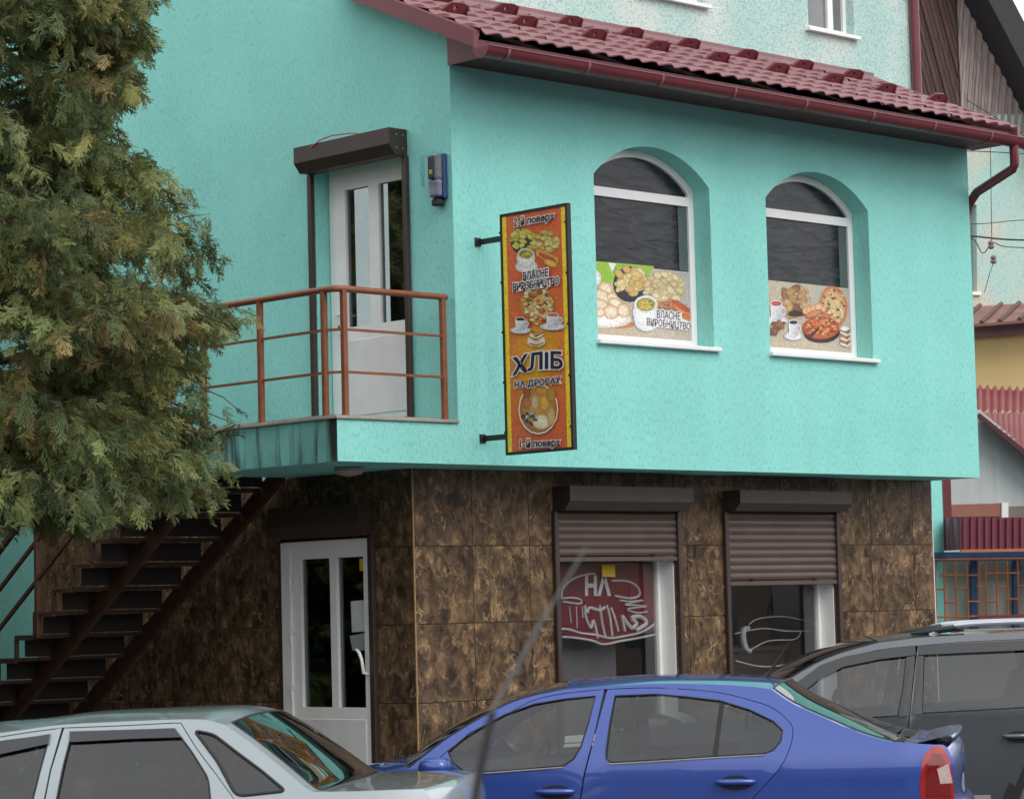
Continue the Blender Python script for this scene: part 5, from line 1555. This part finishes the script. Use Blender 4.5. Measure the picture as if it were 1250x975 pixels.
# --- silver saloon
sc_ = Car('parked_car', 'silver saloon car at the lower left with green tinted rear window', 13.7, 150, 9, 1.68, .93, .36, paint('silver_car_paint', rgb(150, 160, 164), .33, .4), (-2.5, 1.8))
c = sc_
tail = c.tr(514, 963)
c.x1 = tail[0] + .10; c.x0 = c.x1 - 4.26
tx, tz = tail
roof_px = [(0, 894), (38, 889), (77, 884), (154, 880), (223, 877.5), (253, 878.5), (276, 885)]
r0 = c.tr(0, 894)
rfl = smoothline([(r0[0] - .42, r0[1] - .045), (r0[0] - .2, r0[1] - .012)] + c.trs(roof_px), 3)
cwx = rfl[0][0] - .78
wsh = smoothline([(cwx, .94), (cwx + .4, 1.16), rfl[0]], 4)
hood = [(c.x0 + .02, .60), (c.x0 + .08, .72), (c.x0 + .4, .80), (cwx - .3, .88), (cwx, .94)]
rwl = c.trs([(276, 885), (307, 907), (346, 938), (376, 963), (388, 966)], 3)
btl = c.trs([(388, 966), (440, 965), (490, 963), (514, 963)], 2)
tll = smoothline([(tx, tz), (tx + .03, tz - .035), (tx + .06, tz - .14), (tx + .05, tz - .30), (tx + .10, tz - .38), (tx + .10, .45), (tx + .05, .25)], 3)
fr = [(c.x0 + .10, .24), (c.x0 + .02, .4), (c.x0 + .02, .60)]
top_chain = hood[:-1] + wsh[:-1] + rfl[:-1] + rwl[:-1] + btl[:-1] + tll
wx = (c.x0 + .85, c.x0 + .85 + 2.49)
seamB = c.trs([(77, 888), (61, 940), (54, 975)])
seamC = c.trs([(221, 882), (240, 913), (265, 946), (286, 975)], 2)
fx0 = c.tr(0, 900)
ftop = smoothline([(fx0[0] - .95, .93), (fx0[0] - .55, 1.18), (fx0[0] - .25, fx0[1] - .03)] + c.trs([(0, 899), (38, 893), (76, 888)]), 3)
rtop = c.trs([(78, 888), (154, 885), (210, 882)], 3)
bs_x = seamB[-1][0] - .01
rd = rtop + seamC + [(seamC[-1][0] + .02, .62), (seamC[-1][0] - .22, .30), (bs_x + .004, .30)] + list(reversed([(a + .004, b) for a, b in seamB]))
fd = ftop + seamB[1:] + [(bs_x, .30), (ftop[0][0] + .03, .30), (ftop[0][0] - .02, .7)]
opening = ftop + rtop + seamC + [(seamC[-1][0] + .02, .62), (seamC[-1][0] - .22, .295), (ftop[0][0] + .03, .295), (ftop[0][0] - .025, .7)]
qw = rounded(c.trs([(237, 891), (261, 896), (288, 917), (319, 940), (349, 965), (294, 971), (286, 967), (265, 928)]), .03)
side = top_chain + c.bottom(wx) + fr[:-1]
bsd = c.panel('body_side', side, [shrink(opening, -.002), qw], c.body)
c.panel('quarter_glass', shrink(qw, -.012), [], CGLASS, off=-.008, th=.005, parent=bsd)
c.line('window_seal', qw, .009, SEAL, parent=bsd)
wr = rounded(c.trs([(88, 894), (213, 889), (234, 917), (254, 949), (257, 975), (257, 985), (67, 987), (77, 936)]), .03)
wf = c.trs([(61, 898), (50, 936), (36, 988)])
wf = rounded([(ftop[0][0] + .16, .945), (ftop[0][0] + .5, 1.16), (fx0[0] - .22, fx0[1] - .10)] + c.trs([(0, 905), (61, 897), (50, 936), (37, 988)]), .03)
d2 = door(c, rd, wr, None); d1 = door(c, fd, wf, None)
VIS = mat('dark_wind_deflector', rgb(26, 30, 40), .15, rgb(22, 26, 34), 5, coat=.5)
c.panel('wind_deflector', c.trs([(86, 892), (214, 888), (222, 899), (160, 901), (86, 905)]), [], VIS, off=.016, th=.012, parent=d2)
c.panel('wind_deflector', c.trs([(-30, 911), (0, 905), (62, 895), (60, 907), (0, 920), (-30, 927)]), [], VIS, off=.016, th=.012, parent=d1)
c.loft('bonnet', hood, c.body, (.02, .04), (-.08, -.10))
c.loft('windscreen', wsh, CGLASS, (.04, .045), (-.10, -.05), .05, c.body)
c.loft('roof', rfl, c.body, (.045, .042), (-.05, .04))
c.loft('rear_window', rwl, CGLASS_G, (.042, .014), (.04, .05), .11, c.body)
c.loft('boot_lid', btl, c.body, (.014, .006), (.05, .05))
c.loft('tail_panel', tll, c.body, (.006, 0), .05)
c.loft('front_bumper', fr, c.body, .01, -.1)
c.inner(bs_x + .05, wsh[0][0] + .4, bs_x + .95)
c.wheels(wx, .29)
for sg in (1, -1):
    f = c.map(sg, .004)
c.panel('tail_light', [(tx - .10, tz - .10), (tx + .055, tz - .10), (tx + .06, tz - .26), (tx - .10, tz - .26)], [], REDL, off=.006, th=.02, grid=.05)

# --- grey crossover
uc = Car('parked_car', 'dark grey crossover with silver roof rails parked behind the blue car', 20.2, 1110, 4, 1.84, 1.10, .26, paint('graphite_car_paint', rgb(88, 92, 97), .26, .5), (-2.6, 2.2), 'car')
c = uc
bx, bz = c.tr(1108, 873)
c.x0, c.x1 = bx - 2.25, bx + 2.45
roof_px = [(1074, 784), (1124, 778), (1180, 774.5), (1250, 772)]
re = c.tr(1250, 772)
rfl = smoothline(c.trs(roof_px) + [(re[0] + .5, re[1] - .01), (re[0] + .9, re[1] - .05)], 3)
wsh = c.trs([(905, 872), (952, 837), (994, 811), (1030, 796), (1074, 784)], 3)
cw = wsh[0]
hood = [(c.x0 + .03, .75), (c.x0 + .1, .92), (c.x0 + .4, 1.0), (cw[0] - .3, cw[1] - .05), cw]
rwl = smoothline([rfl[-1], (rfl[-1][0] + .22, rfl[-1][1] - .25), (rfl[-1][0] + .36, 1.15)], 3)
tl0 = rwl[-1]
c.x1 = tl0[0] + .12
tll = smoothline([tl0, (tl0[0] + .06, 1.0), (tl0[0] + .10, .75), (tl0[0] + .12, .5), (tl0[0] + .08, .3)], 3)
fr = [(c.x0 + .12, .26), (c.x0 + .03, .45), (c.x0 + .03, .75)]
top_chain = hood[:-1] + wsh[:-1] + rfl[:-1] + rwl[:-1] + tll
wx = (c.x0 + .9, c.tr(1282, 960)[0])
ftop = c.trs([(955, 847), (966, 838), (1002, 813), (1030, 803), (1052, 797), (1085, 791), (1118, 788)], 2)
rtop = c.trs([(1120, 788), (1180, 783), (1250, 780)], 2)
rr_ = rtop[-1]
rsd = [(rr_[0] + .20, rr_[1] - .02), (rr_[0] + .26, rr_[1] - .3), (rr_[0] + .26, 1.0), (rr_[0] + .02, .80), (rr_[0] - .12, .5), (rr_[0] - .2, .36)]
sB = c.trs([(1112, 850), (1107, 900), (1103, 960)])
sx = sB[-1][0]
fd = ftop + sB + [(sx, .36), (ftop[0][0] - .02, .36), (ftop[0][0] - .12, .8), (ftop[0][0] - .06, ftop[0][1] - .06)]
rd = rtop + rsd + [(sx + .005, .36)] + list(reversed([(a + .005, b) for a, b in sB]))
opening = ftop + rtop + rsd[:-1] + [(rr_[0] - .2, .355), (ftop[0][0] - .02, .355), (ftop[0][0] - .125, .8), (ftop[0][0] - .065, ftop[0][1] - .06)]
side = top_chain + c.bottom(wx, .40, .30) + fr[:-1]
c.panel('body_side', side, [shrink(opening, -.002)], c.body)
w1 = c.trs([(972, 850), (984, 837), (1016, 817), (1040, 810), (1074, 805), (1106, 801), (1103, 836), (1096, 873), (1030, 877), (965, 882)])
w2 = c.trs([(1128, 799), (1180, 795), (1250, 792)]) + [(rr_[0] + .1, rr_[1] - .08), (rr_[0] + .16, rr_[1] - .35), (rr_[0] + .14, 1.16)] + c.trs([(1250, 863), (1126, 870)])
d1 = door(c, fd, w1, (1050, 905)); d2 = door(c, rd, w2, (1244, 899))
BP = mat('gloss_black_pillar', rgb(24, 25, 27), .2, coat=.6)
c.panel('pillar_trim', c.trs([(1107, 801), (1117, 800), (1110, 873), (1097, 874)]), [], BP, off=.010, th=.008, parent=d1, grid=.05)
c.panel('pillar_trim', c.trs([(1119.5, 800), (1127.5, 799), (1125.5, 871), (1112.5, 872)]), [], BP, off=.010, th=.008, parent=d2, grid=.05)
DEF = mat('black_wind_deflector', rgb(26, 28, 30), .3, rgb(22, 24, 26), 5, coat=.4)
c.panel('wind_deflector', c.trs([(963, 842), (980, 827), (1002, 811), (1030, 801), (1060, 795), (1117, 788), (1117.5, 799), (1074, 804), (1030, 813), (1000, 828), (978, 846)]), [], DEF, off=.022, th=.015, parent=d1, grid=.05)
c.panel('wind_deflector', c.trs([(1121, 788), (1180, 784), (1250, 781), (1262, 781), (1262, 793), (1250, 793), (1180, 796), (1121, 799)]), [], DEF, off=.022, th=.015, parent=d2, grid=.05)
c.loft('bonnet', hood, c.body, (.03, .05), (-.1, -.14))
c.loft('windscreen', wsh, CGLASS, (.05, .034), (-.14, -.05), .04, c.body)
c.loft('roof', rfl, c.body, (.034, .03), (-.05, .05))
c.loft('rear_window', rwl, CGLASS, (.03, 0), (.05, .08), .08, c.body)
c.loft('tailgate', tll, c.body, 0, .08)
c.loft('front_bumper', fr, c.body, .01, -.12)
c.inner(sx + .05, wsh[0][0] + .4, sx + .95, .06)
c.wheels(wx, .36)
c.panel('sill_trim', [(wx[0] + .42, .33), (wx[1] - .42, .33), (wx[1] - .44, .44), (wx[0] + .44, .44)], [], mat('light_sill_trim', rgb(150, 150, 148), .5), off=.012, th=.02)
ra = c.tr(1147, 776); rb = c.tr(1250, 772)
for sg in (1, -1):
    y_ = .36 if sg > 0 else c.W - .36
    zt = rb[1] + .075
    m = MB()
    pts = [(ra[0] - .06, zt - .075), (ra[0] + .05, zt - .03), (ra[0] + .2, zt - .005), (rb[0], zt + .005), (rb[0] + .6, zt - .005), (rb[0] + .85, zt - .07)]
    m.tube([c.L(x, y_, z) for x, z in smoothline(pts, 4)], .022, 8)
    m.build('roof_rail', CHROME, c.root, smooth=50)
    m = MB(); m.tube([c.L(x, y_ + (0.0), z) for x, z in ((ra[0] - .2, rb[1] + .012), (ra[0] - .02, rb[1] + .028), (ra[0] + .12, rb[1] + .05), (ra[0] + .2, rb[1] + .03))], [.012, .024, .03, .012], 8); m.build('rail_foot', BLACK, c.root, smooth=50)

# --- car the picture is taken over: only its whip antenna reaches into view
nc = Car('parked_car', 'car right in front of the camera, showing only a grey whip antenna', 2.2, 625, 3, 1.7, .9, .36, paint('dark_car_paint', rgb(52, 56, 62), .35, .3), (-2.1, 2.1))
c = nc
hood = [(-2.08, .6), (-2.0, .74), (-1.5, .82), (-1.0, .9)]
wsh = smoothline([(-1.0, .9), (-.55, 1.2), (-.25, 1.33)], 3)
rfl = smoothline([(-.25, 1.33), (.2, 1.37), (.7, 1.36), (1.0, 1.31)], 3)
rwl = smoothline([(1.0, 1.31), (1.3, 1.15), (1.62, .95)], 3)
btl = [(1.62, .95), (1.95, .94)]
tll = smoothline([(1.95, .94), (2.03, .85), (2.06, .6), (2.05, .26)], 3)
fr = [(-2.0, .24), (-2.08, .4), (-2.08, .6)]
wx = (-1.28, 1.22)
win = rounded([(-.62, .95), (-.28, 1.24), (.3, 1.29), (.8, 1.27), (1.15, .97)], .05)
bsd = c.panel('body_side', hood[:-1] + wsh[:-1] + rfl[:-1] + rwl[:-1] + btl[:-1] + tll + c.bottom(wx) + fr[:-1], [win], c.body)
c.panel('side_glass', shrink(win, -.012), [], CGLASS, off=-.008, th=.005, parent=bsd)
c.loft('bonnet', hood, c.body, .04, -.08); c.loft('windscreen', wsh, CGLASS, .02, -.1, .05, c.body); c.loft('roof', rfl, c.body, .045)
c.loft('rear_window', rwl, CGLASS, .02, .05, .07, c.body); c.loft('boot_lid', btl, c.body, .015); c.loft('tail_panel', tll, c.body, 0, .05); c.loft('front_bumper', fr, c.body, .01, -.1)
c.inner(.1, -.6); c.wheels(wx, .3)
dA = 3.05
tip, mid, low = at(716, 668, dA), at(601, 868, dA), at(578, 985, dA)
base = at(548, 1255, dA)
xb_ = (base - c.p0).dot(c.ex); yb_c = (base - c.p0).dot(c.ey)
zr = 1.37 + .045 * (1 - abs(2 * (yb_c - .25) / 1.2 - 1) ** 2.4) - .01
base = c.L(xb_, yb_c, zr)
P = [base, base.lerp(low, .5), low, mid]
MB().tube([tuple(p) for p in smoothline(P, 4)], .0048, 8).build('antenna_base', mat('dark_antenna_rubber', rgb(48, 47, 46), .6), c.root)
MB().tube([mid, mid.lerp(tip, .5) + Vector((0, 0, .004)), tip], [.0024, .0018, .0013], 8).build('antenna', mat('grey_antenna_rod', rgb(100, 102, 102), .4), c.root)

# ------------------------------------------------------------------ thuja
tree_p = at(-45, 746, 18.3); tree_p.z = 0
tr_ = empty('thuja_tree', tuple(tree_p), 'large drooping green and bronze thuja at the left edge, hiding the stairs top', 'tree')
OUTL = [(-400, -300), (225, -300), (214, -40), (208, 0), (193, 22), (184, 37), (203, 61), (184, 85), (178, 125), (160, 132), (147, 142), (138, 160), (139, 178), (160, 165), (176, 157), (198, 190), (196, 222), (172, 232), (200, 222), (228, 212), (240, 245), (266, 241), (250, 268), (256, 288), (280, 290), (282, 318), (268, 335), (300, 350), (316, 382), (318, 398), (292, 408), (268, 424), (254, 436), (258, 480), (255, 505), (290, 508), (305, 500), (323, 520), (325, 540), (314, 565), (294, 592), (308, 608), (280, 615), (292, 638), (268, 646), (236, 628), (215, 640), (196, 622), (170, 646), (140, 632), (112, 655), (85, 640), (60, 662), (30, 640), (0, 668), (-30, 655), (-400, 700)]
LEAFM = bpy.data.materials.new('thuja_foliage'); LEAFM.use_nodes = True
N, L_ = LEAFM.node_tree.nodes, LEAFM.node_tree.links
b_ = N['Principled BSDF']; a_ = N.new('ShaderNodeVertexColor'); a_.layer_name = 'Col'
L_.new(a_.outputs[0], b_.inputs['Base Color']); b_.inputs['Roughness'].default_value = .6; b_.inputs['Specular IOR Level'].default_value = .25
tl_ = N.new('ShaderNodeBsdfTranslucent'); ms_ = N.new('ShaderNodeMixShader'); ms_.inputs[0].default_value = .22
L_.new(a_.outputs[0], tl_.inputs['Color']); L_.new(b_.outputs[0], ms_.inputs[1]); L_.new(tl_.outputs[0], ms_.inputs[2]); L_.new(ms_.outputs[0], N['Material Output'].inputs['Surface'])
BARK = mat('thuja_bark', rgb(92, 76, 64), .9, rgb(64, 54, 48), 10, bump=.5, stretch=(3, 3, .5))
def spray(seed):
    """one flat fern-like spray lying along +x, unit length, of narrow scaly branchlets"""
    r = random.Random(seed)
    V, Fc = [], []
    def blade(x, y, ang, ln, w, z0=0, zc=0):
        ca, sa = math.cos(ang), math.sin(ang)
        n = len(V)
        for (a, b, c_) in ((0, 0, 0), (ln * .55, -w * .5, zc), (ln, 0, zc * 2), (ln * .55, w * .5, zc)):
            V.append((x + a * ca - b * sa, y + a * sa + b * ca, z0 + c_))
        Fc.append((n, n + 1, n + 2)); Fc.append((n, n + 2, n + 3))
    blade(0, 0, 0, 1.0, .035)
    k = 10
    for i in range(k):
        t = .05 + .88 * i / k
        for sg in (-1, 1):
            if r.random() < .08: continue
            ln = (.34 * (1 - t) ** .6 + .09) * r.uniform(.6, 1.2)
            ang = sg * r.uniform(.38, .65)
            tt = t + (.05 if sg > 0 else 0)
            zc = r.uniform(-.12, .03)
            blade(tt, 0, ang, ln, .042, 0, zc)
            if ln > .16:
                for q, s2 in ((.25, 1), (.42, -1), (.6, 1), (.75, -1)):
                    if r.random() < .8:
                        blade(tt + ln * q * math.cos(ang), ln * q * math.sin(ang), ang + s2 * r.uniform(.4, .65), ln * r.uniform(.32, .48), .034, zc * q, zc * .5)
    return np.array(V), np.array(Fc)
SPR = [spray(k) for k in range(5)]
VV, FF, CC = [], [], []
nv = 0
wood = MB()
rr = random.Random(5)
cols_ = [np.array(rgb(*c)) for c in ((104, 117, 70), (118, 126, 76), (88, 104, 68), (130, 130, 78), (122, 110, 72), (78, 94, 62), (108, 120, 84), (96, 108, 66), (112, 122, 74))]
def add_spray(p, d, up, size, col):
    global nv
    V, Fc = SPR[rr.randrange(5)]
    d = d.normalized(); s_ = up.cross(d)
    if s_.length < 1e-3: s_ = d.orthogonal()
    s_.normalize(); n_ = d.cross(s_)
    A = np.array([d, s_, n_])
    P = (V * size) @ A + np.array(p)
    VV.append(P); FF.append(Fc + nv); nv += len(V)
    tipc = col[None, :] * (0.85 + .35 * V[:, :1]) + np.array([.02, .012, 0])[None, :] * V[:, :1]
    CC.append(tipc)
def ok(p, jit):
    if not OUTL: return True
    u, v = proj(p)
    return inside(OUTL, u + rr.gauss(0, jit), v + rr.gauss(0, jit))
view_az = math.atan2((CAM - tree_p).y, (CAM - tree_p).x)
def grow(n_br, h0, h1, n_tw, n_sp, s0, s1):
    for k in range(n_br):
        h = h0 + (h1 - h0) * (k / n_br) + rr.uniform(-.15, .15)
        az = rr.uniform(0, 2 * PI)
        if OUTL and rr.random() < .6: az = view_az + rr.uniform(-.3, 2.2)      # more branches on the side towards the camera
        hmax = 2.35 - .10 * max(0, h - 4.5) if h > 2.6 else 1.9
        Lb = hmax * rr.uniform(.7, 1.05)
        d = Vector((math.cos(az), math.sin(az), 0))
        P = []
        for i in range(8):
            t = i / 7
            P.append(tree_p + Vector((0, 0, h)) + d * (Lb * t) + Vector((0, 0, .35 * t * Lb - .42 * t * t * Lb)) + Vector((rr.gauss(0, .03), rr.gauss(0, .03), 0)) * t)
        wp = []
        for i, p in enumerate(P):
            if i > 1 and not ok(p, 0): break
            wp.append(p)
        if len(wp) >= 2: wood.tube(wp, [.022 * (1 - i / (len(wp) - 1)) + .0015 for i in range(len(wp))], 5)
        for j in range(n_tw):
            t = rr.uniform(.2, 1.0)
            i = min(6, int(t * 7)); p = P[i].lerp(P[i + 1], t * 7 - i)
            sd = (d * rr.uniform(.3, 1.0) + d.cross(Vector((0, 0, 1))) * rr.uniform(-1, 1)).normalized()
            tl = rr.uniform(.2, .6)
            e = p + sd * tl + Vector((0, 0, -.16 * tl - rr.uniform(0, .35) * tl + rr.uniform(0, .25)))
            if not ok(e, 5) or not ok(p, 5): continue
            u_, v_ = proj(e)
            if OUTL and u_ > -40 and rr.random() > .28 + .62 * min(1, segdist(OUTL, u_, v_) / 70): continue      # the crown thins out towards its tips
            if OUTL and u_ < -60 and rr.random() < .75: continue
            if rr.random() < .35: wood.tube([p, p.lerp(e, .5) + Vector((0, 0, .03)), e], [.006, .004, .0015], 4)
            cb = cols_[rr.randrange(len(cols_))] * rr.uniform(.7, 1.2)
            for q in range(n_sp):
                w = (q + 1) / n_sp
                pp = p.lerp(e, w) + Vector((rr.gauss(0, .025), rr.gauss(0, .025), rr.gauss(0, .025)))
                dd = (sd * rr.uniform(.3, 1.0) + Vector((rr.gauss(0, .45), rr.gauss(0, .45), rr.uniform(-1.9, 0))))
                size = rr.uniform(s0, s1)
                if not ok(pp + dd.normalized() * size * .8, 2): continue
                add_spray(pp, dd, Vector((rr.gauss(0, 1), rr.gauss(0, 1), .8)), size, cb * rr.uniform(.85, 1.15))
def finish(root):
    global VV, FF, CC, nv, wood
    V_ = np.concatenate(VV).astype(np.float32); F_ = np.concatenate(FF).astype(np.int32); C_ = np.concatenate(CC).astype(np.float32)
    V_ -= np.array(tree_p, dtype=np.float32)
    me = bpy.data.meshes.new('crown')
    me.vertices.add(len(V_)); me.vertices.foreach_set('co', V_.ravel())
    me.loops.add(len(F_) * 3); me.loops.foreach_set('vertex_index', F_.ravel())
    me.polygons.add(len(F_)); me.polygons.foreach_set('loop_start', np.arange(0, len(F_) * 3, 3, dtype=np.int32))
    ca = me.color_attributes.new('Col', 'FLOAT_COLOR', 'POINT')
    ca.data.foreach_set('color', np.concatenate([np.clip(C_, 0, 1), np.ones((len(C_), 1), np.float32)], 1).ravel())
    me.materials.append(LEAFM); me.update(calc_edges=True)
    crown = bpy.data.objects.new('crown', me); COL.objects.link(crown); crown.parent = root; crown['kind'] = 'stuff'
    wood.build('branches', BARK, root, kind='stuff')
    MB().tube([tree_p + Vector((0, 0, z)) + Vector((.05 * math.sin(z), .05 * math.cos(z * 1.3), 0)) for z in np.linspace(0, 9.4, 14)], [.19 * (1 - i / 14.5) for i in range(14)], 10).build('trunk', BARK, root, smooth=60)
    print('thuja triangles', len(F_))
    VV, FF, CC, nv, wood = [], [], [], 0, MB()
grow(235, 1.9, 9.1, 26, 6, .14, .28)
finish(tr_)
# unseen thujas added past the left edge: shade low down, reflections in the upper door
OUTL = None
row = [(-4.9, 4.2, .45), (-3.1, 7.0, .8), (-2.7, 9.4, .95), (-6.9, 1.2, .45), (-7.6, 7.8, 1.0), (-10.0, 8.6, 1.0), (-11.5, 12.5, 1.1), (-9.2, -1.4, .5)]
for k, (x, y, hs_) in enumerate(row):
    if k == 0:
        tree_p = Vector((x, y, 0))
        first = empty('thuja_tree', (x, y, 0), 'unseen thuja added beyond the left edge of the picture for shade and reflections', 'tree', 'thujas beyond the left edge')
        grow(260, .4, 8.0, 22, 6, .34, .58)
        finish(first)
        first.scale = (.75, .75, hs_)
    else:
        o = first.copy(); COL.objects.link(o); o.location = (x, y, 0); o.rotation_euler = (0, 0, 1.3 * k); o.scale = (.75, .75, hs_)
        for ch in list(first.children):
            q = ch.copy(); COL.objects.link(q); q.parent = o
# shops across the street, behind the camera: seen only as reflections
ob = empty('street_building', (28, -36, 0), 'long two storey shop row across the street, seen only in reflections', 'building')
OBW = mat('dull_brick_row', rgb(120, 104, 96), .9, rgb(96, 84, 78), 1.2)
MB().box(2, 62, -44, -36, 0, 7.2).build('wall', OBW, ob)
rm_ = MB(); rm_.add([(1.5, -35.5, 7.2), (62.5, -35.5, 7.2), (62.5, -40, 9.4), (1.5, -40, 9.4), (1.5, -44.5, 7.2), (62.5, -44.5, 7.2)], [(0, 1, 2, 3), (3, 2, 5, 4)]); rm_.build('roof', mat('dull_grey_roof', rgb(84, 80, 80), .8), ob)
for k in range(19):
    xw = 4 + k * 3.1
    for z in (.8, 4.3):
        MB().box(xw, xw + 1.5, -36, -35.96, z, z + 1.7).build('window', mat('dark_far_window', rgb(44, 48, 52), .1, spec=.8), ob)
MB().box(8, 22, -36, -35.8, 2.9, 3.9).build('fascia', mat('red_shop_fascia', rgb(150, 34, 40), .5), ob)

# and the row behind the camera
ob2 = empty('street_building', (-30, -32, 0), 'long two storey row behind the camera, seen only in car reflections', 'building')
for ch in list(ob.children):
    q = ch.copy(); COL.objects.link(q); q.parent = ob2
ob2.location = CAM - FW * 30; ob2.location.z = 0
ob2.rotation_euler = (0, 0, -YAW)
